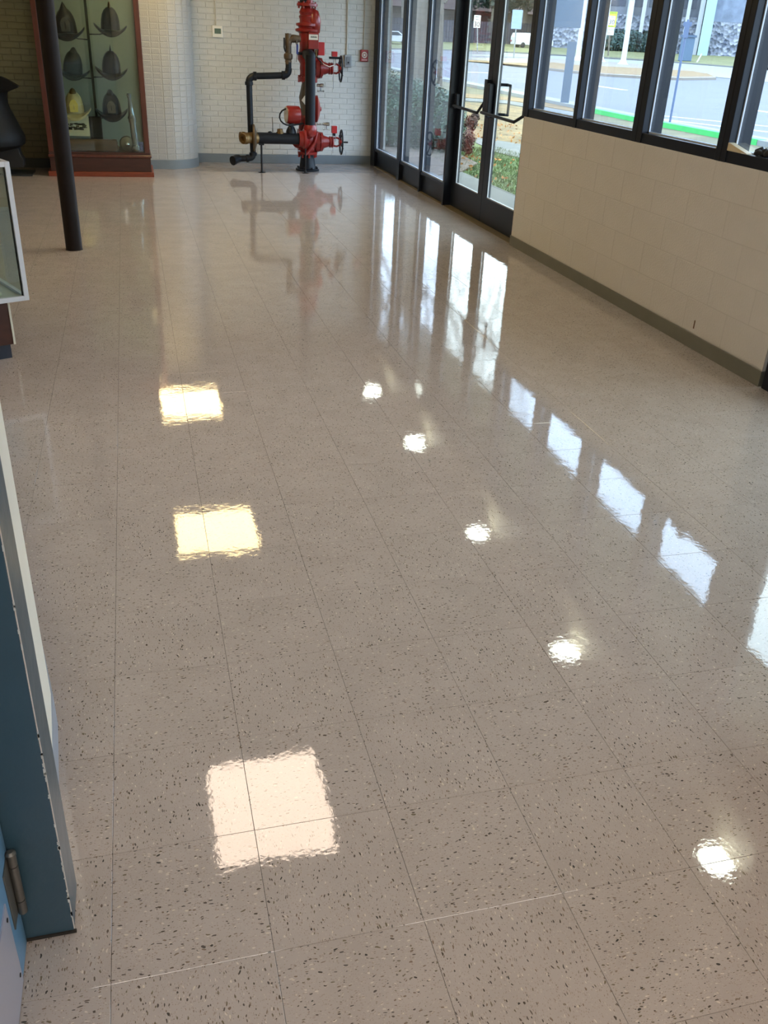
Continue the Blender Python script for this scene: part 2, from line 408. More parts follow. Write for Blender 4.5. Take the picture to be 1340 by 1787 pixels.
# slanted wall at the left with the painted jamb
U = Vector((-.167, .986, 0)).normalized(); V = Vector((-U.y, U.x, 0))   # along wall, to the left of it
A0 = Vector((-.069, .13, 0))
def wpt(s, t, z=0): return A0+U*s+V*t+Vector((0, 0, z))
def wprism(s0, s1, t0, t1, z0, z1):
    return MB().prism([tuple(wpt(*q)[:2]) for q in ((s0, t0), (s1, t0), (s1, t1), (s0, t1))], z0, z1)
LW = [(-.1205, .487), (-.1420, .749), (-.190, 1.006), (-.270, 1.442), (-.455, 2.42), (-.565, 2.99)]
wsl = MB().prism(LW+[(-.95, 2.99), (-.95, .9), (-.42, .487)], 0, H).build('wall_left', mat('white_wall_paint', (226, 224, 214), .5, var=.03, vscale=6)); tag(wsl, kind='structure')
tag(MB().prism([(LW[0][0]+.001, .489)]+[(x+.0045, y) for x, y in LW[1:]]+[(x-.004, y) for x, y in LW[::-1]], 0, .1).build('baseboard_left', mat('pale_blue_vinyl_base', (150, 160, 176), .4, var=.06, vscale=6)), kind='structure')
_a, _b = Vector((-.122, .4865, 0)), wpt(.362, .3)
jb = MB().prism([(-.069, .1302), (_a.x, _a.y), (_b.x, _b.y), (-.37, .1302)], .004, 2.13).build('trim_1', mat('grey_jamb_paint', (186, 180, 178), .45, var=.07, vscale=9, bump=.2, bscale=14), bevel=.003); tag(jb, kind='structure')
# chips of bare metal along the painted arris
ch = MB()
for k in range(40):
    z = random.choice([random.uniform(.02, .5), random.uniform(.02, 1.2)]); wd = random.uniform(.0008, .0028 if z < .5 else .0014); hh = random.uniform(.003, .014)
    ch.box((-.0700-wd, .1290, z), (-.0682, .1296, z+hh))
M_TEAL = mat('teal_enamel_paint', (50, 76, 92), .38, var=.06, vscale=7, bump=.15, bscale=25)
tj = MB().box((-.160, .1297, .003), (-.0705, .24, 2.13)).build('trim_2', M_TEAL, bevel=.0015); tag(tj, kind='structure')
chp = ch.build('paint_chip', mat('bare_primer', (186, 190, 190), .5), tj, kind='stuff')
tag(MB().box((-.172, .126, .0), (-.066, .131, .006)).build('trim_3', mat('dark_foot_strip', (40, 36, 32), .9)), kind='structure')  # thin dark strip along the foot of the jamb
# frame over and to the right of the opening, near wall, hall behind the camera
tag(MB().box((1.92, .13, 0), (3.50, .43, H)).build('wall_near_right', M_WALL), kind='structure')
tag(MB().box((-.07, .13, 2.13), (1.92, .43, H)).build('wall_above_opening', M_WALL), kind='structure')
tag(MB().box((1.83, .10, 0), (1.92, .40, 2.13)).build('trim_4', M_TEAL), kind='structure')
tag(MB().box((HX0, .13, 0), (-.36, .26, H)).build('wall_hall_front', M_WALL), kind='structure')
tag(MB().box((HX0-.1, HY0, 0), (HX0, .13, H)).build('wall_hall_left', M_WALL), kind='structure')
tag(MB().box((3.35, HY0, 0), (3.45, .13, H)).build('wall_hall_right', M_WALL), kind='structure')
tag(MB().box((HX0-.1, HY0-.1, 0), (3.45, HY0, H)).build('wall_hall_back', M_WALL), kind='structure')
tag(MB().box((RX0-.1, 2.75, 0), (-.62, 2.9, H)).build('wall_left_return', M_WALL), kind='structure')
tag(MB().box((RX0-.1, 2.9, 0), (RX0, AY, H)).build('wall_far_left', M_WALL), kind='structure')
tag(MB().box((RX0-.1, HY0-.1, H), (3.5, RY1+.2, H+.2)).build('ceiling', M_CEIL), kind='structure')

# ------------------------------------------------------------------ ceiling lights
def panel(x0, x1, y0, y1, m, label):
    t = thing('ceiling_light', ((x0+x1)/2, (y0+y1)/2, H), label, 'ceiling light', 'square ceiling light panels')
    f = MB()
    for a, b in (((x0-.03, y0-.03), (x1+.03, y0)), ((x0-.03, y1), (x1+.03, y1+.03)), ((x0-.03, y0), (x0, y1)), ((x1, y0), (x1+.03, y1))):
        f.box((a[0], a[1], H-.015), (b[0], b[1], H))
    f.build('frame', M_WHITE, t); MB().box((x0, y0, H-.010), (x1, y1, H-.001)).build('diffuser', m, t)
e1 = mat('warm_light_diffuser', (240, 236, 220), .5, emit=(255, 224, 160), estr=PANEL)
e2 = mat('peach_light_diffuser', (240, 236, 220), .5, emit=(255, 228, 204), estr=PANEL2)
panel(.25, .99, 9.45, 10.43, e1, 'warm square ceiling panel farthest from the camera, over the brick column')
panel(.26, 1.02, 6.10, 6.93, e1, 'warm square ceiling panel midway down the room')
panel(.31, 1.02, 2.52, 3.35, e2, 'peach square ceiling panel nearest the camera')
e3 = mat('neutral_fill_diffuser', (240, 238, 230), .5, emit=(255, 247, 238), estr=HALL_FILL)  # unseen hall panels, added as fill for the foreground
panel(-.6, .6, -3.3, -2.1, e3, 'unseen fill panel added in the hall behind the camera, left')
panel(1.3, 2.5, -3.3, -2.1, e3, 'unseen fill panel added in the hall behind the camera, right')
panel(-3.7, -2.9, 5.2, 6.0, e1, 'unseen fill panel added over the left end of the room, near')  # unseen panel added to lift the light from the left
ed = mat('round_lamp_lens', (240, 240, 236), .5, emit=(246, 255, 240), estr=DOWN)
rn = ['fifth and farthest', 'fourth', 'third', 'second', 'nearest']
for k, (u_, v_) in enumerate([(649, 684), (724, 776), (832, 933), (987, 1137), (1249, 1502)]):
    dd = ray(u_, v_); t_ = (H+CAM.z)/dd.z*-1; P = Vector((CAM.x+dd.x*t_, CAM.y+dd.y*t_, H))
    rr = .115
    t = thing('ceiling_downlight', P, 'round ceiling downlight in the row by the windows, %s from the camera' % rn[k], 'ceiling light', 'round ceiling downlights')
    MB().torus(P-Vector((0, 0, .008)), (0, 0, 1), rr+.016, .012, 28, 8).build('trim_ring', M_WHITE, t, smooth=60)
    MB().lathe(P-Vector((0, 0, .014)), (0, 0, 1), [(0, .02), (0, rr), (.012, rr)]).build('lens', ed, t)

# ------------------------------------------------------------------ window wall
XF, XG, XB, HEAD = 3.333, 3.385, 3.47, 2.42
def frame_bar(mb, y0, y1, z0, z1, x0=XF, x1=XB): return mb.box((x0, y0, z0), (x1, y1, z1))
wins = [(5.435, 6.28), (4.54, 5.375), (3.574, 4.41), (2.72, 3.47)]
ZG = 1.105
for k, (a, b) in enumerate(wins):
    wn = MB(); frame_bar(wn, a, b, ZS, ZG); frame_bar(wn, a, b, HEAD-.06, HEAD)
    o = wn.build('window_%d' % (k+1), M_BRONZE, bevel=.002); tag(o, kind='structure')
    MB().box((XG-.003, a, ZG), (XG+.003, b, HEAD-.06)).build('pane', M_GLASS, o)
    MB().box((XG-.012, b-.009, ZG), (XG-.003, b, HEAD-.06)).box((XG-.012, a, ZG), (XG-.003, a+.009, HEAD-.06)).box((XG-.012, a, ZG), (XG-.003, b, ZG+.009)).build('glazing_bead', M_BEAD, o)
mul = [(6.28, 6.40), (5.375, 5.435), (4.41, 4.54), (3.47, 3.574), (2.56, 2.72)]
for k, (a, b) in enumerate(mul):
    o = frame_bar(MB(), a, b, ZS if b > 2.8 else 0, HEAD, XF-.006).build('trim_%d' % (k+6), M_BRONZE, bevel=.003); tag(o, kind='structure')
    if b-a > .09: MB().box((XF-.0075, (a+b)/2-.002, ZS), (XF-.0055, (a+b)/2+.002, HEAD)).build('joint', M_IRON, o)
# sidelights at the far end
sl = [(8.408, 9.27), (9.322, 10.16), (10.289, 11.44)]
ZL = .225
for k, (a, b) in enumerate(sl):
    wn = MB(); frame_bar(wn, a, b, ZL-.03, ZL, 3.355); frame_bar(wn, a, b, HEAD-.06, HEAD, 3.355)
    o = wn.build('window_%d' % (k+5), M_BRONZE, bevel=.002); tag(o, kind='structure')
    MB().box((3.385, a, .005), (3.44, b, ZL-.03)).build('kick_panel', M_BRONZE, o)
    MB().box((XG-.003, a, ZL), (XG+.003, b, HEAD-.06)).build('pane', M_GLASS, o)
    MB().box((XG-.012, b-.012, ZL), (XG-.003, b, HEAD-.06)).box((XG-.012, a, ZL), (XG-.003, b, ZL+.010)).build('glazing_bead', M_BEAD, o)
for k, (a, b) in enumerate([(11.44, 11.655), (10.16, 10.289), (9.27, 9.322), (8.36, 8.408)]):
    o = frame_bar(MB(), a, b, 0, HEAD, 3.345).build('trim_%d' % (k+11), M_BRONZE, bevel=.003); tag(o, kind='structure')
tag(MB().box((3.40, 6.40, 2.16), (3.47, 8.36, HEAD)).build('trim_15', M_BRONZE), kind='structure')
tag(MB().box((3.40, .43, 2.16), (3.47, 2.56, HEAD)).build('trim_16', M_BRONZE), kind='structure')
tag(MB().box((3.35, 6.41, -.002), (3.50, 11.44, .006)).build('trim_17', mat('brass_threshold', (122, 104, 72), .5, metal=.4)), kind='structure')
tag(MB().box((3.40, 6.36, 0), (3.49, 6.46, 2.16)).build('trim_18', M_BRONZE), kind='structure')
tag(MB().box((3.33, .43, HEAD), (3.52, RY1, H)).build('wall_above_windows', M_WALL), kind='structure')
# doors
def door(name, a, b, X, hinge_low, bar=True):
    th = .045
    f = MB(); sw = .115
    f.box((X, a, .010), (X+th, b, .245)).box((X, a, 2.02), (X+th, b, 2.15)).box((X, a, .245), (X+th, a+sw, 2.02)).box((X, b-sw, .245), (X+th, b, 2.02))
    o = f.build(name, M_BRONZE, bevel=.002); tag(o, kind='structure')
    g = X+.024
    MB().box((g-.003, a+sw, .245), (g+.003, b-sw, 2.02)).build('pane', M_DGLASS, o)
    MB().box((g-.014, a+sw, .245), (g-.004, b-sw, .254)).box((g-.014, b-sw-.008, .245), (g-.004, b-sw, 2.02)).build('glazing_bead', M_BEAD, o)
    return o
XD = 3.425
d1 = door('door_1', 7.42, 8.355, XD, False)
d2 = door('door_2', 6.47, 7.415, XD, True)
d3 = door('door_3', 1.60, 2.555, XD, True)
d4 = door('door_4', .64, 1.595, XD, True)
def push_bar(d, ya_, yb_, yc, zc):
    # horizontal tube with a cranked end running up to the latch housing
    m = MB().sweep([(3.375, ya_, .987), (3.372, yb_, .975)], .014, 10)
    m.sweep([(3.372, yb_, .975), (3.41, yc, zc)], .013, 10)
    return m.build('push_bar', M_BRONZE, d, smooth=40)
push_bar(d1, 8.32, 7.60, 7.49, 1.10)
push_bar(d2, 7.50, 6.66, 6.53, 1.04)
MB().box((3.385, 7.43, .99), (3.425, 7.51, 1.27)).build('latch_housing', M_BRONZE, d1, bevel=.006)
MB().box((3.375, 7.34, .95), (3.425, 7.41, 1.24)).build('latch_housing', M_BRONZE, d2, bevel=.006)
MB().box((3.385, 8.27, .96), (3.425, 8.345, 1.10)).build('latch_housing', M_BRONZE, d1, bevel=.006)
MB().cyl((3.384, 8.31, 1.0), (3.376, 8.31, 1.0), .012, 12).build('lock_cylinder', M_CHROME, d1)
MB().cyl((3.374, 7.375, .985), (3.366, 7.375, .985), .013, 12).build('lock_cylinder', M_CHROME, d2)
MB().sweep([(3.475, 7.34, .985), (3.54, 7.30, .985), (3.54, 7.24, .985), (3.54, 7.24, 1.235), (3.54, 7.30, 1.235), (3.475, 7.34, 1.235)], .013, 8).build('pull_handle', M_BRONZE, d2)
MB().cyl((3.475, 7.29, .985), (3.475, 7.29, 1.235), .001, 4).build('pull_plate', M_BRONZE, d2)

# things on the sill
t = thing('door_wedge', (3.36, 3.46, ZG), 'cream wedge-shaped plastic piece lying on the dark window sill', 'wedge')
pr = [(0, 0), (.03, .004), (.085, .030), (.125, .042), (.15, .038), (.30, .006), (.31, 0)]
def wedge(x0, x1):
    n = len(pr); v = [(x, 3.60-s, ZG+.001+h) for x in (x0, x1) for s, h in pr]
    return MB().add(v, [tuple(range(n)), tuple(range(n, 2*n))[::-1]]+[(i, (i+1) % n, n+(i+1) % n, n+i) for i in range(n)])
wedge(3.328, 3.366).build('wedge_body', mat('cream_plastic', (206, 192, 160), .5), t, bevel=.002)
MB().box((3.327, 3.30, ZG+.0012), (3.329, 3.34, ZG+.006)).build('wedge_tip', M_WHITE, t)
t = thing('glove', (3.35, 3.22, ZG), 'crumpled black glove lying on the window sill beside the cream wedge', 'glove')
g = MB()
for k in range(7):
    x = 3.335+random.random()*.03; y = 3.26-k*.022; r = .012+.008*random.random()
    g.sweep([(x, y, ZG+r*.9), (x+random.uniform(-.006, .01), y-.03, ZG+r*1.5), (x+random.uniform(-.006, .01), y-.06, ZG+r*.9)], [r*.8, r, r*.5], 8)
g.build('glove_body', M_IRON, t, smooth=60)

# ------------------------------------------------------------------ open door at the left edge (teal) with hinge
t = thing('open_door', (-.155, .11, .01), 'blue-painted door leaf standing open at the left edge with a pale kick plate', 'door')
MB().box((-.200, -.79, .008), (-.156, .122, 2.12)).build('door_leaf', mat('blue_enamel_paint', (92, 134, 170), .38, var=.05, vscale=5, bump=.12, bscale=20), t, bevel=.003)
MB().box((-.156, -.76, .016), (-.1535, .034, .226)).build('kick_plate', mat('brushed_kick_plate', (176, 176, 192), .35, metal=.35), t)
hg = MB(); hz = [.118, .150, .238, .262]
for a, b in ((.122, .146), (.148, .236), (.238, .262)): hg.cyl((-.147, .105, a), (-.147, .105, b), .0085, 16)
hg.lathe((-.147, .105, .110), (0, 0, 1), [(0, .004), (.004, .0085), (.012, .0085)]).lathe((-.147, .105, .262), (0, 0, 1), [(0, .0095), (.006, .0095), (.01, .005)])
hi = hg.build('hinge', mat('weathered_hinge_steel', (104, 102, 98), .4, metal=.7), t, smooth=40)
MB().box((-.1565, .060, .122), (-.1535, .104, .262)).build('hinge_leaf', _m['weathered_hinge_steel'], hi, bevel=.001)
MB().cyl((-.1536, .020, .05), (-.152, .020, .05), .004, 8).cyl((-.1536, .020, .20), (-.152, .020, .20), .004, 8).build('screw', M_IRON, t)

# ------------------------------------------------------------------ steel column
P = Vector((-.345, 6.34, 0))
t = tag(MB().lathe(P, (0, 0, 1), [(0, .064), (.0, .066), (.004, .062), (H, .062)], 28).build('steel_column', mat('dark_brown_column_paint', (30, 23, 21), .5, spec=.15, var=.12, vscale=12, bump=.06), smooth=40),
    'dark brown round steel column standing on the floor at the left', 'column')

# ------------------------------------------------------------------ thermostat, boxes, conduits
MT = mat('cream_conduit', (196, 192, 180), .5)
t = thing('thermostat', UY(379, 55, RY1), 'small white square thermostat with grey-green screen on the back wall', 'thermostat')
P = UY(379, 55, RY1); MB().box((P.x-.066, RY1-.030, P.z-.066), (P.x+.066, RY1-.006, P.z+.066)).build('case', M_WHITE, t, bevel=.008)
MB().box((P.x-.036, RY1-.032, P.z-.024), (P.x+.044, RY1-.0295, P.z+.034)).build('screen', mat('grey_green_screen', (92, 112, 100), .25), t)
tag(MB().cyl((P.x-.012, RY1-.012, P.z+.066), (P.x-.012, RY1-.012, H), .008, 8).build('conduit', MT), 'thin cream conduit running up the wall from the thermostat', 'conduit')
P = UY(606, 106, RY1)
t = thing('electrical_box', P, 'grey steel electrical box on the back wall right of the riser', 'box')
MB().box((P.x-.048, RY1-.055, P.z-.075), (P.x+.046, RY1-.006, P.z+.068)).build('box_body', M_GREY, t, bevel=.005)
MB().box((P.x-.030, RY1-.060, P.z-.050), (P.x+.028, RY1-.054, P.z+.045)).build('cover_plate', mat('grey_cover', (116, 118, 120), .35, metal=.4), t, bevel=.003)
MB().cyl((P.x, RY1-.064, P.z-.02), (P.x, RY1-.058, P.z-.02), .012, 12).build('knob', M_IRON, t)
tag(MB().cyl((P.x-.012, RY1-.016, P.z+.066), (P.x-.012, RY1-.016, H), .011, 8).build('conduit', MT), 'cream conduit rising from the grey electrical box', 'conduit')
P = UY(634.5, 97, RY1)
t = thing('alarm_station', P, 'red wall station with white round key switch near the corner', 'alarm station')
MB().box((P.x-.052, RY1-.050, P.z-.070), (P.x+.052, RY1-.006, P.z+.068)).build('housing', mat('dull_red_paint', (150, 44, 44), .4), t, bevel=.008)
MB().torus((P.x-.002, RY1-.052, P.z+.008), (0, 1, 0), .030, .007, 24, 8).build('dial_ring', M_WHITE, t, smooth=60)
MB().cyl((P.x-.002, RY1-.056, P.z+.008), (P.x-.002, RY1-.049, P.z+.008), .014, 14).build('key_switch', M_WHITE, t)
MB().box((P.x-.038, RY1-.0515, P.z-.058), (P.x+.036, RY1-.0495, P.z-.042)).build('label_plate', mat('dull_pink_plate', (200, 150, 150), .5), t)
tag(MB().cyl((P.x-.005, RY1-.016, P.z+.066), (P.x-.005, RY1-.016, H), .009, 8).build('conduit', MT), 'cream conduit dropping to the red wall station', 'conduit')

# ------------------------------------------------------------------ fire riser
ri = thing('fire_riser', (2.33, 10.98, 0), 'red and black fire sprinkler riser with valves and handwheels by the back wall', 'fire riser')
YB, YP = 10.98, 10.74            # back stack, front pipe
def B(u, v): return UY(u, v, YB)
def Fp(u, v): return UY(u, v, YP)
ppB = (B(601, 150)-B(501, 150)).x/100     # metres per pixel
def lat(mb, pts, Y=YB, xc=None, n=24):    # vertical lathe from (v, left_u, right_u) rows
    rows = []
    for v, l, r in pts:
        a, b = UY(l, v, Y), UY(r, v, Y); rows.append(((a+b)/2, (b-a).x/2))
    x = rows[0][0].x if xc is None else xc
    base = Vector((x, Y, rows[0][0].z))
    mb.lathe(base, (0, 0, 1), [(r_[0].z-base.z, r_[1]) for r_ in rows], n); return mb
XC = B(536.5, 290).x
class _Bolts:
    def __init__(s, q): s.q = q
    def build(s, name, m, parent):
        me = None
        for k, (a, b, r) in enumerate(s.q):
            if k == 0:
                o = MB().cyl(a, b, r, 6).build(name, m, parent); a0 = a; o0 = o
            else:
                o = o0.copy(); C.objects.link(o); o.location = a-a0
def bolts(mb, c, axis, R, r, L, n=8, ph=0):
    out = []; c = Vector(c); axis = Vector(axis).normalized(); a = axis.orthogonal().normalized(); b = axis.cross(a)
    for k in range(n):
        q = c+R*(math.cos(2*PI*k/n+ph)*a+math.sin(2*PI*k/n+ph)*b); out.append((q-axis*L/2, q+axis*L/2, r))
    return _Bolts(out)
# pedestal
zf = .022
MB().lathe((XC, YB, 0), (0, 0, 1), [(0, .150), (.018, .152), (.024, .146), (.030, .112), (.05, .104), (.20, .082), (.215, .082)], 32).build('pedestal', M_BLK, ri, smooth=35)
bolts(MB(), (XC, YB, .033), (0, 0, 1), .128, .012, .03, 8, .3).build('flange_bolt', M_BLK, ri)
# lower valve: body, flanges
zb0, zb1 = .20, .66
lv = MB().lathe((XC, YB, zb0), (0, 0, 1), [(0, .125), (.028, .128), (.034, .09), (.07, .105), (.13, .128), (.19, .132), (.27, .118), (.33, .112), (.40, .100), (.44, .088), (.47, .07)], 28)
lv.cyl((XC-.16, YP+.05, B(500, 242).z), (XC, YB, B(500, 242).z), .090, 22)
lv.lathe((XC-.115, YB-.10, B(500, 242).z), (-1, 0, 0), [(0, .125), (.026, .128), (.03, .10)], 24)
valve = lv.build('valve_body', M_RED, ri, smooth=40)
bolts(MB(), (XC, YB, zb0-.004), (0, 0, 1), .110, .012, .07, 8).build('flange_bolt', M_RED, ri)
MB().sweep([B(530, 268)+Vector((0, -.13, 0)), B(546, 247)+Vector((0, -.135, 0)), B(551, 228)+Vector((0, -.11, 0))], [.016, .022, .016], 10).build('casting_rib', M_RED, ri, smooth=60)
def bonnet(v, u0_, tagu):
    # horizontal gate-valve neck with flange, ribs, yoke, stem and handwheel, pointing +x
    z = B(560, v).z; x = lambda u: B(u, v).x
    mb = MB().lathe((x(u0_-14), YB, z), (1, 0, 0), [(0, .10), (x(u0_)-x(u0_-14), .10), (x(u0_)-x(u0_-14), .118), (x(u0_+6)-x(u0_-14), .122), (x(u0_+6.5)-x(u0_-14), .106), (x(u0_+8)-x(u0_-14), .118), (x(u0_+12)-x(u0_-14), .114), (x(u0_+13)-x(u0_-14), .08),
        (x(u0_+18)-x(u0_-14), .070), (x(u0_+24)-x(u0_-14), .056), (x(u0_+24.5)-x(u0_-14), .068), (x(u0_+27)-x(u0_-14), .068), (x(u0_+27.5)-x(u0_-14), .056), (x(u0_+29)-x(u0_-14), .070), (x(u0_+31)-x(u0_-14), .066), (x(u0_+32)-x(u0_-14), .045)], 24)
    b = mb.build('valve_bonnet', M_RED, ri, smooth=35)
    bolts(MB(), (x(u0_+6), YB, z), (1, 0, 0), .104, .010, .10, 8).build('bonnet_bolt', M_RED, b)
    yk = MB()
    for s in (-1, 1): yk.sweep([(x(u0_+30), YB+s*.0, z+s*.045), (x(u0_+38), YB, z+s*.052), (x(u0_+44), YB, z+s*.030)], .012, 8)
    yk.lathe((x(u0_+41), YB, z), (1, 0, 0), [(0, .032), (.03, .036), (.034, .024), (.05, .022)], 16)
    yk.build('yoke', M_RED, b, smooth=40)
    xw = x(u0_+45.5)
    hw = MB().torus((xw, YB, z), (1, -.08, 0), .142, .011, 40, 10)
    for k in range(4):
        a = k*PI/2+.5; hw.sweep([(xw, YB, z), (xw-.012, YB+.07*math.cos(a), z+.07*math.sin(a)), (xw, YB+.142*math.cos(a), z+.142*math.sin(a))], .008, 8)
    hw.lathe((xw-.022, YB, z), (1, 0, 0), [(0, .022), (.035, .022), (.04, .014)], 14)
    h = hw.build('handwheel', M_BLK, b, smooth=60)
    return b, z, x, xw
b1, z1, x1_, xw1 = bonnet(247.5, 550, None)
MB().cyl((xw1, YB, z1), (xw1+.088, YB, z1), .0105, 12).build('stem', M_IRON, b1, smooth=40)
b2, z2, x2_, xw2 = bonnet(119, 549, None)
MB().cyl((xw2, YB, z2), (xw2+.03, YB, z2), .0105, 12).build('stem', M_IRON, b2, smooth=40)
# tamper switches
def tamper(u, v0, v1, parent, plate):
    a, b = B(u-4.6, v1), B(u+4.6, v0)
    s = MB().box((a.x, YB-.05, a.z), (b.x, YB+.02, b.z)).build('tamper_switch', M_REDM, parent, bevel=.004)
    if plate: MB().box((B(574, 100).x, YB-.04, a.z-.028), (B(596, 100).x, YB+.01, a.z-.002)).build('bracket', M_BLK, s, bevel=.003)
    else: MB().box((B(582, 100).x, YB-.02, a.z-.035), (B(587, 100).x, YB+.01, a.z)).build('bracket', M_BLK, s)
    MB().cyl((B(u-2, v1).x, YB-.03, a.z-.02), (B(u-2, v1).x, YB-.03, a.z-(.16 if plate else .24)), .003, 6).cyl((B(u+2, v1).x, YB-.03, a.z-.02), (B(u+2, v1).x, YB-.03, a.z-.10), .004, 6).build('rod', M_GREY, s)
tamper(582.5, 219.5, 232, b1, False); tamper(583, 90, 98.5, b2, True)
MB().sweep([B(556, 103), B(563, 112)+Vector((0, -.1, 0)), B(572, 116)+Vector((0, -.1, 0)), B(581, 113)+Vector((0, -.08, 0)), B(585, 103)], .005, 8).build('flex_cable', M_WHITE, b2, smooth=60)
MB().cyl(B(580, 120)+Vector((0, -.06, 0)), B(580, 155)+Vector((0, -.06, 0)), .003, 6).build('hanging_wire', M_GREY, b2)
# pipe between the valves (behind the front pipe) with a swelling, and a paper tag
MB().sweep([(XC, YB, .62), (XC, YB, B(530, 200).z), (XC-.015, YB, B(530, 170).z), (XC, YB, B(530, 145).z), (XC, YB, B(530, 135).z)], [.078, .078, .095, .072, .075], 20).build('riser_pipe', mat('grey_brown_pipe_paint', (92, 86, 78), .4, var=.1, vscale=10), ri, smooth=50)
tg = MB(); a = [B(523.5, 174), B(529, 166), B(534, 166), B(534, 187)]
tg.add([p+Vector((0, -.105, 0)) for p in a]+[p+Vector((0, -.1035, 0)) for p in a], [(0, 1, 2, 3), (7, 6, 5, 4), (0, 1, 5, 4), (1, 2, 6, 5), (2, 3, 7, 6), (3, 0, 4, 7)])
tg.build('inspection_tag', M_WHITE, ri)
# upper valve
zt = B(530, 142).z; zt2 = B(530, 96).z; hh = zt2-zt
MB().lathe((XC, YB, zt), (0, 0, 1), [(0, .118), (.05, .125), (.055, .10), (.10, .095), (hh*.5, .10), (hh-.10, .095), (hh-.06, .118), (hh-.05, .125), (hh, .125)], 28).build('valve_body', M_RED, ri, smooth=35)
bolts(MB(), (XC, YB, zt+.03), (0, 0, 1), .11, .012, .08, 8).build('flange_bolt', M_RED, ri)
MB().lathe((XC, YB, zt2), (0, 0, 1), [(0, .128), (.03, .13), (.034, .09)], 28).build('coupling_flange', M_BLK, ri, smooth=35)
# check valve stack above
zc0 = zt2+.03; Z = lambda v: B(533, v).z-zc0
XT = B(533, 40).x+.02
cvb = MB().lathe((XT, YB, zc0), (0, 0, 1), [(0, .10), (.05, .092), (Z(62), .098), (Z(58), .10), (Z(55), .142), (Z(51), .145), (Z(49), .105), (Z(46.5), .11), (Z(45), .135), (Z(41), .135), (Z(39), .09), (Z(33), .092), (Z(31), .10), (Z(28), .10), (Z(26), .086), (Z(21), .098), (Z(18), .088), (Z(14), .076), (Z(12), .07), (Z(10.5), .125), (Z(6), .125), (Z(4), .075), (Z(0), .07)], 28)
cvb.build('check_valve', M_RED, ri, smooth=35)
MB().sweep([B(541, 15), B(547, 24)+Vector((0, -.03, 0)), B(548, 36)+Vector((0, -.04, 0)), B(547, 52)+Vector((0, -.02, 0)), B(543, 60)], [.03, .062, .075, .08, .04], 18).build('valve_bulge', M_RED, ri, smooth=60)
MB().lathe(B(549.5, 39.5)+Vector((0, -.04, 0)), (1, 0, 0), [(0, .05), (.012, .058), (.035, .056), (.042, .04)], 20).build('access_cover', M_BLK, ri, smooth=40)
MB().lathe(B(551, 27)+Vector((0, -.02, 0)), (.8, 0, .6), [(-.03, .02), (.012, .022), (.018, .012)], 12).build('boss', M_RED, ri, smooth=40)
MB().cyl((B(533, 3).x, YB, B(533, 5).z), (B(533, 3).x, YB, H), .070, 24).build('riser_pipe', M_BLK, ri, smooth=40)
bolts(MB(), (XT, YB, B(533, 9).z), (0, 0, 1), .108, .011, .07, 8, .2).build('flange_bolt', M_RED, ri)
# flow switch boxes, label
a, b = B(534.5, 85), B(552, 57)
MB().box((a.x, YB-.16, a.z), (b.x, YB-.05, b.z)).build('flow_switch', M_RED, ri, bevel=.006)
a, b = B(534.8, 69), B(550.5, 60.3)
lp = MB().box((a.x, YB-.164, a.z), (b.x, YB-.159, b.z)).build('label_plate', mat('white_label', (214, 210, 200), .5), ri)
lt = MB(); q0 = a.x+(b.x-a.x)*.2
for k in range(7):
    lt.box((q0+k*.0112, YB-.1655, (a.z+b.z)/2-.006), (q0+k*.0112+.007, YB-.1635, (a.z+b.z)/2+.008+.003*(k % 2)))
lt.build('lettering', M_IRON, lp)
a, b = B(552, 96), B(563, 73.5)
MB().box((a.x, YB-.13, a.z), (b.x, YB-.02, b.z)).build('pressure_switch', M_REDM, ri, bevel=.005)
MB().cyl(B(549, 100)+Vector((0, -.1, 0)), B(549, 86)+Vector((0, -.1, 0)), .014, 10).build('nipple', M_BRASS, ri)
MB().sweep([B(549, 98)+Vector((0, -.13, 0)), B(553, 104)+Vector((0, -.15, 0)), B(557, 108)+Vector((0, -.14, 0)), B(560, 112)+Vector((0, -.1, 0))], .007, 8).build('flex_cable', M_IRON, ri, smooth=60)
# front black pipe
a, b = Fp(541, 218), Fp(541, 96)
MB().cyl((a.x, YP, a.z-.04), (a.x, YP, b.z), .0625, 24).build('front_riser_pipe', mat('matt_black_pipe', (17, 21, 28), .5, spec=.25), ri, smooth=40)
MB().sweep([(a.x, YP, b.z-.08), (a.x, YP+.012, b.z-.03), (a.x, YP+.06, b.z-.005), (a.x-.02, YB-.06, b.z-.0)], [.0635, .066, .066, .06], 18).build('top_elbow', M_BLK, ri, smooth=60)
MB().lathe((a.x, YP, a.z-.13), (0, 0, 1), [(0, .06), (.03, .085), (.10, .085), (.13, .07)], 22).build('pipe_socket', M_RED, ri, smooth=40)
MB().sweep([(a.x, YP, a.z-.07), (a.x, YP+.12, a.z-.11), (a.x-.01, YB, a.z-.13)], .07, 16).build('pipe_bend', M_RED, ri, smooth=60)
MB().lathe((a.x-.01, YP-.085, a.z-.075), (0, 1, 0), [(0, .012), (.0, .02), (.03, .022)], 12).build('plug', M_RED, ri)
# handhole disc at the right, grey stub
c = B(556, 190)+Vector((0, -.02, 0))
MB().lathe(c+Vector((-.10, 0, 0)), (1, -.15, 0), [(0, .05), (.05, .05)], 18).build('side_outlet', mat('pale_pipe_end', (150, 150, 150), .5), ri, smooth=40)
MB().lathe(c+Vector((-.052, .008, 0)), (1, -.15, 0), [(0, .150), (.012, .158), (.034, .158), (.048, .12), (.062, .075), (.068, .03), (.082, .022), (.086, .01)], 30).build('side_flange', M_RED, ri, smooth=35)
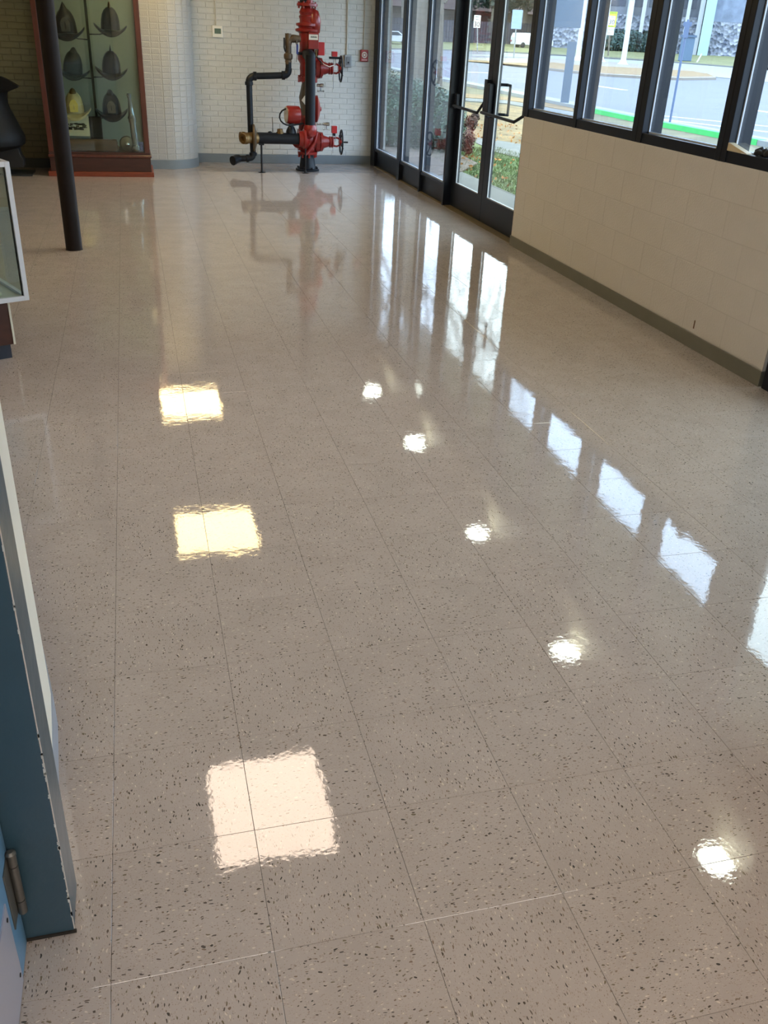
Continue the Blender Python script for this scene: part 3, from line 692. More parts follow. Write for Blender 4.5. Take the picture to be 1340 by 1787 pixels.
# drain cocks
for (u, v, L) in ((563, 149, 12), (573, 216, 22)):
    p = B(u, v)+Vector((0, -.05, 0)); q = B(u-L, v)+Vector((0, -.05, 0))
    ck = MB().cyl(q, p, .012, 10).lathe(p, (1, 0, 0), [(-.085, .010), (-.08, .018), (-.045, .018), (-.04, .022), (0, .022), (.004, .014)], 12).build('drain_cock', M_CHROME, ri, smooth=40)
    MB().cyl(p+Vector((-.035, 0, -.02)), p+Vector((-.035, 0, -.06)), .007, 8).cyl(p+Vector((-.075, 0, -.062)), p+Vector((0.005, 0, -.062)), .006, 8).lathe(p+Vector((-.078, 0, -.062)), (1, 0, 0), [(0, .011), (.014, .011)], 8).lathe(p+Vector((-.006, 0, -.062)), (1, 0, 0), [(0, .011), (.014, .011)], 8).build('cock_handle', M_CHROME, ck)
# red gong body with pale face and hose
c = Fp(511, 201)
gp = MB().lathe((Fp(500.5, 201).x, YP+.04, c.z), (1, .12, 0), [(0, .096), (.015, .105), (.12, .105), (.16, .100), (.18, .07)], 30).build('alarm_gong', M_RED, ri, smooth=35)
MB().lathe((Fp(500, 201).x-.004, YP+.04, c.z), (1, .12, 0), [(0, .088), (.004, .096)], 28).build('gong_face', mat('pale_gauge_face', (176, 170, 164), .4), gp)
MB().cyl((Fp(508.5, 218).x, YP+.03, Fp(508, 231).z), (Fp(508.5, 218).x, YP+.03, Fp(508, 211).z), .032, 16).lathe((Fp(508.5, 218).x, YP+.03, Fp(508, 228).z), (0, 0, 1), [(-.03, .066), (0, .060), (.02, .050), (.045, .036)], 18).build('gong_stem', M_BLK, gp, smooth=40)
hs = [Fp(502, 190.5)]+[Fp(495, 196.5)+Vector((math.cos(t)*8.2*ppB, 0, math.sin(t)*12.5*ppB)) for t in []]
hp = [(503, 190), (497, 190.5), (492, 193.5), (488.5, 199), (487.8, 205), (490, 211), (494.5, 215.5), (500, 218), (506, 218.6), (514, 218), (521, 217), (530, 215.5)]
MB().sweep([UY(u, v, YP+.02-(.06 if 4 < i < 9 else 0)) for i, (u, v) in enumerate(hp)], .0095, 10).build('hose', M_IRON, ri, smooth=60)
# horizontal inlet pipe
a, b = Fp(446, 241.5), Fp(524, 241.5); zi = (a.z+b.z)/2
MB().cyl((a.x-.02, YP, zi), (b.x+.02, YP, zi), .0665, 24).build('inlet_pipe', M_BLK, ri, smooth=40)
MB().lathe((b.x-.02, YP, zi), (1, 0, 0), [(0, .09), (.05, .098), (.06, .118), (.085, .118)], 24).build('pipe_collar', M_RED, ri, smooth=35)
MB().lathe((Fp(488.5, 230).x, YP, zi+.055), (0, 0, 1), [(0, .045), (.02, .045), (.022, .036), (.05, .036), (.056, .028)], 8).build('brass_plug', M_BRASS, ri)
MB().lathe((Fp(471, 230).x, YP, zi+.055), (0, 0, 1), [(0, .03), (.018, .024), (.025, .012)], 12).build('pipe_boss', M_BLK, ri)
MB().cyl((Fp(481, 230).x, YB, zi+.05), (Fp(480, 209).x, YB, Fp(480, 207).z), .005, 6).build('hanging_wire', M_GREY, ri)
# siamese connection
fx = Fp(446, 241).x
MB().lathe((fx-.035, YP, zi), (1, -.1, 0), [(0, .135), (.006, .155), (.022, .158), (.036, .12), (.05, .075)], 32).build('wall_flange', M_BRASSD, ri, smooth=35)
for s, yy in ((0, -.07), (1, .07)):
    st_ = MB().sweep([(fx, YP+yy*.4, zi), (fx-.05, YP+yy*.8, zi), (fx-.13, YP+yy*1.4-.02, zi)], [.07, .06, .052], 18).build('hose_inlet', M_BRASS, ri, smooth=50)
    e = Vector((fx-.13, YP+yy*1.4-.02, zi)); d = Vector((-1, -.75 if s == 0 else -.2, 0)).normalized()
    MB().lathe(e, d, [(-.02, .056), (0, .062), (.02, .062), (.03, .056), (.045, .060), (.056, .058), (.056, .036), (.03, .034)], 24).build('swivel_ring', M_BRASS, st_, smooth=35)
# drain line on the left
r_ = .037
def DL(u, v): return UY(u, v, YP+.09)
pts = [DL(441, 262), DL(438.5, 225), DL(434.3, 143)]
MB().sweep([DL(437.5, 232), DL(434.5, 145)], r_, 18).build('drain_pipe', M_BLK, ri, smooth=40)
MB().sweep(arc(DL(434.2, 146), DL(433.5, 132.8), DL(447, 132.8), 8), r_*1.12, 18).build('elbow', M_BLK, ri, smooth=50)
MB().lathe(DL(434.3, 141), (0, 0, 1), [(-.05, .040), (-.045, .05), (-.01, .05)], 18).build('elbow_collar', M_BLK, ri, smooth=40)
MB().lathe(DL(442, 132.8), (1, 0, 0), [(0, .049), (.035, .05), (.04, .038)], 18).build('elbow_collar', M_BLK, ri, smooth=40)
MB().sweep([DL(444, 132.8), DL(497, 131.5)], r_, 18).build('drain_pipe', M_BLK, ri, smooth=40)
MB().sweep(arc(DL(493, 131.6), DL(504, 131.5), DL(503.5, 119), 8), r_*1.12, 18).build('elbow', M_BLK, ri, smooth=50)
MB().lathe(DL(496, 131.6), (1, 0, 0), [(-.03, .049), (.005, .05)], 18).build('elbow_collar', M_BLK, ri, smooth=40)
MB().sweep([DL(503.4, 128), DL(503, 76)], .036, 18).build('drain_pipe', M_BLK, ri, smooth=40)
bq = DL(503, 112)
MB().lathe(bq, (0, 0, 1), [(0, .036), (.02, .036), (.022, .041), (.045, .038), (.06, .052), (.085, .055), (.11, .052), (.12, .037), (.20, .037), (.22, .043), (.24, .044), (.27, .037), (.33, .037)], 18).build('ball_valve', M_BRASSD, ri, smooth=35)
MB().sweep(arc(DL(502.6, 80), DL(502, 67), DL(514, 67.5), 8)+[DL(524, 68)], [.040]*7+[.046, .044, .036], 18).build('drain_elbow', M_BRASSD, ri, smooth=40)
MB().lathe(DL(502.5, 66), (0, 0, 1), [(-.02, .03), (.02, .022), (.05, .008)], 10).build('valve_cap', M_BRASSD, ri)
MB().box((DL(493.6, 70).x, YP+.04, DL(494, 82).z), (DL(496, 70).x, YP+.06, DL(494, 65.5).z)).sweep([DL(494.8, 82)+Vector((0, -.04, 0)), DL(497, 89)+Vector((0, -.03, 0)), DL(500, 88)], .010, 8).build('lever', M_IRON, ri, smooth=40)
hb = MB().box((DL(515, 78).x, YP+.0, DL(515, 94).z), (DL(518.3, 78).x, YP+.012, DL(515, 77.5).z)).build('blue_lever', mat('blue_plastic', (34, 50, 120), .4), ri, bevel=.003)
MB().sweep([DL(517, 70)+Vector((0, -.03, 0)), DL(516.5, 78)+Vector((0, -.08, 0))], .012, 8).cyl(DL(516.5, 76)+Vector((0, -.07, 0)), DL(516.5, 71)+Vector((0, -.02, 0)), .016, 10).build('lever_arm', M_CHROME, hb)
MB().cyl(DL(516.6, 94)+Vector((0, -.07, 0)), DL(515.3, 108)+Vector((0, -.07, 0)), .0035, 6).build('hanging_chain', M_BRASSD, ri)
# lower tail
tl = [DL(441, 250), DL(441.5, 264)]+arc(DL(441.6, 268), DL(442, 276.5), DL(433, 276.5), 6)+[DL(417, 276.8)]
MB().sweep(tl, r_*.98, 16).build('drain_tail', M_BLK, ri, smooth=50)
MB().lathe(DL(441.8, 268), (0, 0, 1), [(-.02, .048), (.01, .048), (.014, .038)], 16).lathe(DL(434, 276.5), (-1, 0, 0), [(0, .046), (.03, .046), (.034, .036)], 16).build('elbow_collar', M_BLK, ri, smooth=40)
MB().sweep([DL(418, 276.7), DL(412, 277)+Vector((0, -.02, 0)), DL(407, 278)+Vector((0, -.07, -.005))], [.044, .050, .052], 16).lathe(DL(407, 278)+Vector((0, -.07, -.005)), (-.75, -.6, -.12), [(-.01, .052), (.02, .056), (.022, .05)], 16).build('drain_outlet', M_BLK, ri, smooth=40)
# two prop stands
for (u, v, ztop, nm) in ((457, 303.5, zi-.06, 0), (533, 304.5, .40, 1)):
    p = UZ(u, v); p.y = YP-.0 if nm == 0 else 10.72; px_ = UY(u, v-6, p.y).x
    sgm = MB().cyl((px_, p.y, .01), (px_, p.y, ztop), .0125 if nm == 0 else .009, 10).lathe((px_, p.y, 0), (0, 0, 1), [(0, .046), (.004, .046), (.010, .018), (.03, .014)], 20)
    o = sgm.build('prop_stand', M_IRON, ri, smooth=40)
    if nm: MB().box((px_-.03, p.y-.012, ztop-.008), (px_+.006, p.y+.012, ztop+.010)).build('prop_clip', M_CHROME, o)
    else: MB().box((px_-.03, p.y-.03, ztop-.02), (px_+.03, p.y+.03, ztop+.005)).build('prop_saddle', M_IRON, o)

# ------------------------------------------------------------------ display cabinet with helmets
M_WOOD = mat('red_brown_wood', (80, 35, 24), .35, var=.25, vscale=6, stretch=(6, 6, .7), coat=.3)
M_WOODD = mat('dark_brown_wood', (62, 31, 23), .4, var=.2, vscale=6, stretch=(1, 6, 6))
CX0, CX1, CY0, CY1, CH = -.765, .345, 10.27, 10.90, 2.55
cb = thing('display_cabinet', ((CX0+CX1)/2, 10.6, 0), 'tall red-brown wooden display cabinet with glass front, full of old fire helmets', 'cabinet')
MB().box((CX0-.03, CY0-.03, 0), (CX1+.035, CY1, .052)).build('plinth', mat('orange_brown_wood', (120, 54, 32), .4, var=.2, vscale=6, stretch=(1, 6, 6)), cb, bevel=.004)
MB().box((CX0, CY0, .052), (CX1+.01, CY1, .205)).build('base', M_WOODD, cb, bevel=.004)
MB().box((CX0-.012, CY0-.018, .205), (CX1+.022, CY1, .235)).build('ledge', M_WOOD, cb, bevel=.008, seg=3)
MB().box((CX0, CY0, .235), (CX1+.006, CY1, .262)).build('bottom_rail', M_WOODD, cb)
for x in (CX0, CX1-.05):
    MB().box((x, CY0, .262), (x+.056, CY0+.05, CH)).build('stile', M_WOOD, cb, bevel=.004)
    MB().box((x, CY1-.05, .262), (x+.05, CY1, CH)).build('stile', M_WOOD, cb)
MB().box((CX0, CY0, CH), (CX1+.006, CY1, CH+.12)).build('crown', M_WOOD, cb, bevel=.01)
MB().box((CX0+.056, CY1-.02, .262), (CX1-.05, CY1-.008, CH)).build('back_panel', mat('grey_green_felt', (132, 138, 122), .7, var=.05, vscale=3), cb)
MB().box((CX0+.056, CY0+.020, .262), (CX1-.05, CY0+.025, CH)).build('front_glass', M_CGLASS, cb)
MB().box((CX1-.012, CY0+.05, .262), (CX1-.007, CY1-.05, CH)).build('side_glass', M_CGLASS, cb)
MB().box((CX0+.007, CY0+.05, .262), (CX0+.012, CY1-.05, CH)).build('side_glass', M_CGLASS, cb)
PXC = UY(160, 120, 10.58).x
po = tag(MB().box((PXC-.014, 10.565, .262), (PXC+.014, 10.595, CH-.01)).build('display_stand', mat('dark_olive_steel', (44, 42, 32), .4), bevel=.003), 'slim dark post inside the cabinet carrying helmets on curved arms', 'stand')
# helmets
HT = {}
def helmet(name, u, v, w_, label, m, tip, tilt=0, group='old fire helmets in the display cabinet', fr=None, Y=10.50, yaw=0):
    """crown + swept brim + front finial; w_ = brim width in px, (u, v) brim centre"""
    c = UY(u, v, Y); s = w_*.00785/2
    t = thing(name, c, label, 'helmet', group)
    R = Matrix.Rotation(tilt, 3, 'Y') @ Matrix.Rotation(yaw, 3, 'Z')
    n = 28
    def dome():
        prof = [(0, 1), (.25, .99), (.5, .94), (.74, .82), (.93, .62), (1.06, .36), (1.12, .0)]
        vs = []; fs = []
        for h, r in prof:
            for k in range(n):
                a = 2*PI*k/n; rib = 1+.03*abs(math.cos(4*a))
                vs.append(c+R@Vector((math.cos(a)*r*.56*s*rib, math.sin(a)*r*.66*s*rib, h*s*1.15)))
        for i in range(len(prof)-1):
            for k in range(n): fs.append((i*n+k, i*n+(k+1) % n, (i+1)*n+(k+1) % n, (i+1)*n+k))
        return MB().add(vs, fs)
    def brim():
        vs = []; fs = []; th = .024
        for lay in (0, 1):
            for q in range(4):
                f = q/3
                for k in range(n):
                    a = 2*PI*k/n; ca, sa = math.cos(a), math.sin(a)
                    ox = ca*(.54+f*.46)*s; oy = sa*(.64+f*(.55 if sa > 0 else .28))*s
                    z = f*s*(.36*ca*ca*f-(.16 if sa > 0 else .26)*sa*sa)-.02*s-lay*th
                    vs.append(c+R@Vector((ox, oy, z)))
        for lay in (0, 1):
            for q in range(3):
                for k in range(n):
                    b = lay*4*n; fs.append((b+q*n+k, b+q*n+(k+1) % n, b+(q+1)*n+(k+1) % n, b+(q+1)*n+k))
        for q in (0, 3):
            for k in range(n): fs.append((q*n+k, q*n+(k+1) % n, 4*n+q*n+(k+1) % n, 4*n+q*n+k))
        return MB().add(vs, fs)
    dome().build('crown', m, t, smooth=50); brim().build('brim', m, t, smooth=50)
    fm = tip[1] if isinstance(tip, tuple) else m; tp = tip[0] if isinstance(tip, tuple) else tip
    top = c+R@Vector((0, -.16*s, 1.14*s))
    if tp == 'spike': MB().lathe(top, R@Vector((0, 0, 1)), [(0, .10*s), (.15*s, .07*s), (.5*s, .0)], 10).build('finial', fm, t, smooth=50)
    elif tp == 'knob': MB().lathe(top-Vector((0, 0, .1*s)), R@Vector((0, 0, 1)), [(0, .22*s), (.15*s, .22*s), (.3*s, .16*s), (.40*s, .05*s)], 12).build('finial', fm, t, smooth=50)
    elif tp == 'point': MB().lathe(top-Vector((0, 0, .3*s)), R@Vector((0, 0, 1)), [(0, .38*s), (.25*s, .26*s), (.5*s, .14*s), (.72*s, .02*s)], 14).build('finial', fm, t, smooth=50)
    elif tp == 'eagle':
        MB().sweep([top, top+Vector((0, -.1*s, .18*s)), top+Vector((.02*s, -.25*s, .34*s)), top+Vector((.04*s, -.36*s, .30*s))], [.07*s, .09*s, .07*s, .03*s], 8).build('finial', fm, t, smooth=60)
    if fr is not None:
        cc = c+R@Vector((0, -.62*s, .10*s)); w2 = .24*s; h2 = .72*s
        sh = [(-w2, 0), (w2, 0), (w2*1.1, h2*.6), (w2*.6, h2*.9), (0, h2), (-w2*.6, h2*.9), (-w2*1.1, h2*.6)]
        vs = [cc+R@Vector((x, z*.10-.012+dy, z)) for dy in (0, .006) for x, z in sh]; k = len(sh)
        f = MB().add(vs, [tuple(range(k)), tuple(range(k, 2*k))[::-1]]+[(i, (i+1) % k, k+(i+1) % k, k+i) for i in range(k)]).build('front_shield', fr, t)
    return t, c
M_LEA = mat('black_leather', (22, 22, 25), .42, spec=.2, var=.2, vscale=14, bump=.3, bscale=30)
M_LEA2 = mat('dark_slate_leather', (28, 28, 34), .35, spec=.2, var=.2, vscale=10, bump=.2, bscale=30)
M_LEA3 = mat('charcoal_leather', (22, 25, 24), .5, spec=.2, var=.25, vscale=14, bump=.3, bscale=30)
M_CRM = mat('aged_cream_leather', (170, 156, 108), .4, var=.15, vscale=12, bump=.2)
M_SHD = mat('worn_shield_leather', (84, 76, 62), .5, var=.3, vscale=20)
hs_ = [(117, 58, 49, 'black pointed leather helmet with a dented side, upper left in the cabinet', M_LEA, 'point', -.04, mat('dark_shield', (58, 54, 48), .5, var=.3, vscale=30)),
       (193, 52, 45, 'charcoal rounded helmet with pale brass eagle finial, upper right in the cabinet', M_LEA3, ('eagle', M_BRASS), .03, None),
       (127, 127, 46, 'dark helmet with a blunt knob and tilted brim, middle left in the cabinet', M_LEA3, 'knob', .14, None),
       (195, 127, 45, 'slate-coloured helmet with a sharp spike, middle right in the cabinet', M_LEA2, 'spike', .03, None),
       (196, 199, 46, 'black helmet with worn brown front shield, lower right in the cabinet', M_LEA, 'knob', -.02, M_SHD),
       (131, 197, 46, 'cream leather helmet with yellow front shield sitting on a framed picture', M_CRM, ('knob', mat('dark_brass', (96, 72, 30), .4, metal=.5)), 0, mat('yellow_shield', (206, 186, 92), .45))]
hc = []
for k, h in enumerate(hs_):
    t, c = helmet('fire_helmet', h[0], h[1], h[2], h[3], h[4], h[5], h[6], fr=h[7], Y=10.50)
    hc.append(c)
    if k < 5:
        a = MB().sweep([Vector((PXC, 10.58, c.z-.055)), (Vector((PXC, 10.58, c.z-.05))+c)/2+Vector((0, .02, -.025)), c+Vector((0, .02, -.02)), c+Vector((0, 0, .03))], .006, 8)
        a.build('arm', M_IRON, po, smooth=60)
# framed picture, leaning
PB, PT = UY(88, 240, 10.46), UY(153, 200, 10.46)
t = thing('framed_picture', (-.50, 10.46, .30), 'pale framed old engraving under the cream helmet in the cabinet', 'picture')
z0p, z1p = UY(150, 238, 10.42).z, hc[5].z-.028
x0p, x1p = UY(96, 220, 10.42).x, UY(157, 236, 10.42).x
MB().box((x0p, 10.44, z0p), (x1p, 10.56, z1p)).build('mount', mat('old_paper', (196, 190, 158), .7, var=.05, vscale=5), t)
ink = MB(); random.seed(3)
for k in range(70):
    x = random.uniform(x0p+.06, x1p-.05); z = z0p+(z1p-z0p)*(.30+.32*random.random()*(1-.5*abs((x-x0p)/(x1p-x0p)-.5)))
    ink.box((x, 10.4375, z), (x+random.uniform(.01, .05), 10.4402, z+random.uniform(.004, .018)))
ink.build('engraving', mat('sepia_ink', (96, 88, 66), .8), t, kind='stuff')
MB().box((x1p+.002, 10.50, z0p-.08), (x1p+.14, 10.60, z1p-.01)).build('dark_backing', mat('black_backing', (34, 30, 28), .6), t)
# leather bucket board / shelf below
t = thing('wooden_trestle', (-.35, 10.42, .262), 'low brown wooden plank lying along the bottom of the cabinet', 'plank')
MB().box((CX0+.06, 10.36, .262), (UY(205, 255, 10.36).x, 10.47, UY(150, 243, 10.4).z)).build('plank', mat('dull_brown_wood', (92, 68, 46), .5, var=.3, vscale=5, stretch=(1, 8, 8)), t, bevel=.01)
# hose nozzle (play pipe)
a, b = UY(238, 263, 10.42), UY(224.5, 163, 10.42)
a.z = .263; ax = (b-a); Ln = ax.length
MB_n = MB().lathe(a, ax, [(0, .046), (.02, .052), (.06, .050), (.07, .040), (Ln*.50, .036), (Ln*.52, .044), (Ln*.56, .044), (Ln*.58, .050), (Ln*.60, .044), (Ln*.63, .036), (Ln*.66, .032), (Ln*.92, .017), (Ln*.94, .024), (Ln*.99, .026), (Ln, .018)], 22)
tag(MB_n.build('hose_nozzle', mat('nickel_plate', (150, 156, 158), .22, metal=.9, var=.1, vscale=10), smooth=35), 'long nickel hose nozzle standing at the right end of the cabinet', 'nozzle')
c = UY(221, 246, 10.44); c.z = .262+.085
t = thing('brass_lantern', c, 'round tarnished metal lamp lying on the cabinet floor beside the nozzle', 'lamp')
MB().lathe(c+Vector((0, .05, 0)), (0, -1, 0), [(0, .05), (.02, .078), (.07, .082), (.085, .072), (.09, .04), (.10, .02)], 26).build('lamp_body', mat('tarnished_pewter', (104, 104, 92), .35, metal=.8), t, smooth=40)
MB().lathe(c+Vector((.005, -.045, -.01)), (0, -1, 0), [(0, .026), (.008, .022), (.014, .006)], 16).build('lamp_boss', M_CHROME, t, smooth=50)
for k, (u, v) in enumerate(((199, 247), (201, 252))):
    c = UY(u, v, 10.40); c.z = .262+.012+(1-k)*.05
    tag(MB().torus((c.x, 10.40, c.z+.03), (.2, .9, .35), .032, .010, 24, 8).build('brass_coupling', M_BRASS, smooth=60), 'brass hose coupling ring on the cabinet floor, %s' % ('behind' if k == 0 else 'in front'), 'coupling', 'brass coupling rings')
c = UY(184, 243, 10.45)
tag(MB().lathe((c.x, 10.48, .262), (0, 0, 1), [(0, .05), (.04, .055), (.07, .045), (.10, .06), (.115, .05)], 16).build('small_bell', mat('dull_bronze', (92, 84, 60), .4, metal=.7), smooth=40), 'small dull bronze fitting at the foot of the cabinet post', 'fitting')
c = UY(245, 250, 10.46)
t = tag(MB().box((c.x-.03, 10.44, .262), (c.x+.03, 10.47, .36)).build('badge_card', mat('blue_white_card', (110, 112, 150), .5, var=.6, vscale=60)), 'small blue and white card in the right corner of the cabinet', 'card')

# ------------------------------------------------------------------ bell on cradle, mat
BY = 10.33
t = thing('fire_bell', (-1.50, BY, .11), 'large black cast-iron bell with yoke at the far left by the brick wall', 'bell')
def bz(v): return UY(20, v, BY).z
bxr = lambda u, v: UY(u, v, BY).x+1.50
MB().lathe((-1.50, BY, 0), (0, 0, 1), [(bz(262), .30), (bz(256), bxr(36, 256)), (bz(250), bxr(44, 250)), (bz(243), bxr(45, 243)), (bz(236), bxr(43.5, 236)), (bz(222), bxr(36, 222)), (bz(206), bxr(27, 206)), (bz(192), bxr(19, 192)), (bz(180), bxr(14, 180)), (bz(168), bxr(12.5, 168)), (bz(160), bxr(13.5, 160)), (bz(154), .22), (bz(150), .08)], 36).build('bell_body', mat('black_cast_iron', (12, 12, 13), .55, spec=.2, var=.2), t, smooth=40)
yk = MB(); pp = [(-1.55, bz(134)), (bxr(2, 134)-1.5, bz(134)), (bxr(16, 140)-1.5, bz(140)), (bxr(32, 149)-1.5, bz(149)), (bxr(32, 151)-1.5, bz(152)), (bxr(14, 160)-1.5, bz(160)), (-1.55, bz(160))]
k = len(pp); yk.add([(x, y, z) for y in (BY-.06, BY+.06) for x, z in pp], [tuple(range(k)), tuple(range(k, 2*k))[::-1]]+[(i, (i+1) % k, k+(i+1) % k, k+i) for i in range(k)])
yk.build('yoke', _m['black_cast_iron'], t, bevel=.004)
pc = [(-1.5-.42, .06), (-1.5-.42, .20), (-1.5+.30, .34), (-1.5+bxr(36, 256)-.01, bz(258)), (-1.5+bxr(35, 262), bz(264)), (-1.5+bxr(38, 270), bz(270)), (-1.5+bxr(43, 277), bz(277)), (-1.5+bxr(43, 277)-.01, .095), (-1.5+.16, .095), (-1.5+.12, .022), (-1.5-.1, .022)]
k = len(pc); MB().add([(x, y, z) for y in (BY-.11, BY+.11) for x, z in pc], [tuple(range(k)), tuple(range(k, 2*k))[::-1]]+[(i, (i+1) % k, k+(i+1) % k, k+i) for i in range(k)]).build('cradle', mat('black_painted_wood', (24, 24, 26), .5), t, bevel=.004)
tag(MB().box((-2.3, 10.22, 0.0), (UZ(57, 308).x, 10.62, .02)).build('rubber_mat', mat('black_rubber', (28, 30, 32), .6), bevel=.004), 'black rubber mat on the floor under the bell', 'mat')

# ------------------------------------------------------------------ white-framed display case at the left
Cc = Vector((-.410, 3.690, 0)); UC = Vector((-math.sin(math.radians(25)), math.cos(math.radians(25)), 0)); VC = Vector((-UC.y, UC.x, 0))
def cpt(s, q, z=0): return Cc+UC*s+VC*q+Vector((0, 0, z))   # s away along the wall, q leftwards
def cbox(mb, s0, s1, q0, q1, z0, z1):
    return mb.prism([tuple(cpt(*k)[:2]) for k in ((s0, q0), (s1, q0), (s1, q1), (s0, q1))], z0, z1)
M_CW = mat('white_aluminium_frame', (196, 202, 212), .35, metal=.1)
dc = thing('display_case', Cc, 'low glass display case with white metal frame on a dark wooden base at the left', 'display case')
z0c, z1c, CL, CWd, fr_ = .308, .973, 1.25, .60, .024
f = MB()
for q in (0, CWd-fr_):
    for s in (0, CL-fr_): cbox(f, s, s+fr_, q, q+fr_, z0c, z1c)
    for z in (z0c, z1c-fr_): cbox(f, fr_, CL-fr_, q, q+fr_, z, z+fr_)
for s in (0, CL-fr_):
    for z in (z0c, z1c-fr_): cbox(f, s, s+fr_, fr_, CWd-fr_, z, z+fr_)
f.build('frame', M_CW, dc, bevel=.0015)
cbox(MB(), fr_, CL-fr_, fr_, CWd-fr_, z0c+.002, z0c+.012).build('case_floor', mat('cream_case_lining', (176, 182, 180), .6), dc)
cbox(MB(), .008, .013, fr_, CWd-fr_, z0c+fr_, z1c-fr_).build('end_glass', M_CGLASS, dc)
cbox(MB(), fr_, CL-fr_, .008, .013, z0c+fr_, z1c-fr_).build('side_glass', M_CGLASS, dc)
cbox(MB(), fr_, CL-fr_, fr_, CWd-fr_, z1c-.010, z1c-.004).build('top_glass', M_CGLASS, dc)
cbox(MB(), .013, .020, .024, .030, z0c+fr_, z1c-fr_).build('gasket', M_IRON, dc)
cbox(MB(), fr_, CL-fr_, CWd-.018, CWd-.012, z0c+fr_, z1c-fr_).build('back_panel', mat('pale_blue_panel', (150, 162, 172), .5), dc)
cbox(MB(), .34, .35, fr_+.01, CWd-fr_-.02, z0c+.012, z0c+.40).build('divider_panel', mat('pale_blue_card', (150, 164, 180), .5), dc)
cbox(MB(), .36, CL-.1, .16, CWd-fr_-.02, z0c+.30, z0c+.308).build('glass_shelf', M_CGLASS, dc)
cbox(MB(), .06, 1.1, .095, .56, .075, z0c).build('base_cabinet', M_WOODD, dc, bevel=.002)
cbox(MB(), .054, .060, .085, .095, .075, z0c).build('corner_strip', mat('cream_strip', (208, 204, 190), .5), dc)
cbox(MB(), .075, 1.08, .108, .55, 0, .075).build('toe_kick', mat('navy_toe_kick', (34, 42, 58), .5), dc)
t = thing('folded_cloth', cpt(.2, .22, z0c+.012), 'pale folded cloth on the floor of the display case', 'cloth')
cbox(MB(), .10, .33, .10, .45, z0c+.0125, z0c+.030).build('cloth_fold', mat('pale_linen', (200, 200, 182), .8, bump=.4, bscale=12), t, bevel=.006)
cbox(MB(), .13, .31, .14, .42, z0c+.0305, z0c+.045).build('cloth_fold', _m['pale_linen'], t, bevel=.006)

# ------------------------------------------------------------------ outside
ZO = -.15
ALB[0] = .62
def ground_z(x, y):
    d = math.hypot(x-CAM.x, y-CAM.y); return ZO+max(0, d-95)*.030
def G(u, v):
    d = ray(u, v); t_ = 0; lo, hi = .1, 400
    h = math.hypot(d.x, d.y)
    def f(s): P = CAM+d*s; return P.z-ground_z(P.x, P.y)
    s = lo
    while s < 700:
        if f(s) < 0: break
        s *= 1.01
    a, b = s/1.01, s
    for _ in range(30):
        m = (a+b)/2
        if f(m) > 0: a = m
        else: b = m
    P = CAM+d*a; P.z = ground_z(P.x, P.y); return P
gm = mat('winter_grass', (112, 104, 72), .9, var=.35, vscale=1.2, bump=.5, bscale=20)
gr = MB(); xs = [3.50]+[3.5+1.5*k for k in range(1, 12)]+[24+8*k for k in range(0, 32)]; ys = [-30+6*k for k in range(0, 60)]
vs = [(x, y, ground_z(x, y)-.012) for x in xs for y in ys]; ny = len(ys)
gr.add(vs, [(i*ny+j, (i+1)*ny+j, (i+1)*ny+j+1, i*ny+j+1) for i in range(len(xs)-1) for j in range(ny-1)])
tag(gr.build('lawn', gm, smooth=60), 'flat winter lawn outside the glass', 'lawn', kind='structure')
def strip(name, poly, m, dz=.0, sub=1, kind='structure', th=.0):
    P = [Vector(p) if len(p) == 3 else Vector((p[0], p[1], ground_z(p[0], p[1]))) for p in poly]
    n = len(P); mb = MB().add([(p.x, p.y, p.z+dz) for p in P]+[(p.x, p.y, p.z+dz-.03-th) for p in P], [tuple(range(n)), tuple(range(n, 2*n))[::-1]]+[(i, (i+1) % n, n+(i+1) % n, n+i) for i in range(n)])
    return tag(mb.build(name, m), kind=kind)
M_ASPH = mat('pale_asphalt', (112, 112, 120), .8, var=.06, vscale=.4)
M_CONC = mat('concrete_paving', (118, 118, 114), .85, var=.08, vscale=2)
M_CONB = mat('bright_concrete', (150, 152, 150), .85, var=.05, vscale=1)
M_DRY = mat('dry_grass', (142, 114, 72), .9, var=.25, vscale=1.5, bump=.5, bscale=10)
M_GRN = mat('green_grass', (96, 116, 58), .9, var=.45, vscale=9, bump=.6, bscale=30)
M_GOLD = mat('golden_leafy_grass', (134, 110, 66), .9, var=.55, vscale=3.5, bump=.6, bscale=20)
M_LINE = mat('white_road_paint', (226, 226, 226), .7)
def quadstrip(name, far_pts, near_pts, m, dz, th=0):
    """strip between two chains of ground points"""
    n = len(far_pts); v = [(p.x, p.y, ground_z(p.x, p.y)+dz) for p in far_pts+near_pts]
    v += [(x, y, z-.03-th) for x, y, z in v]; N = 2*n
    f = [(i, i+1, n+i+1, n+i) for i in range(n-1)]+[(N+n+i, N+n+i+1, N+i+1, N+i) for i in range(n-1)]
    f += [(i, N+i, N+i+1, i+1) for i in range(n-1)]+[(n+i+1, N+n+i+1, N+n+i, n+i) for i in range(n-1)]
    f += [(0, n, N+n, N), (n-1, N+n-1, N+2*n-1, 2*n-1)]
    return tag(MB().add(v, f).build(name, m), kind='structure')
def chain(f, ys_): return [Vector((f(y), y, 0)) for y in ys_]
yy = [-25+5*k for k in range(36)]
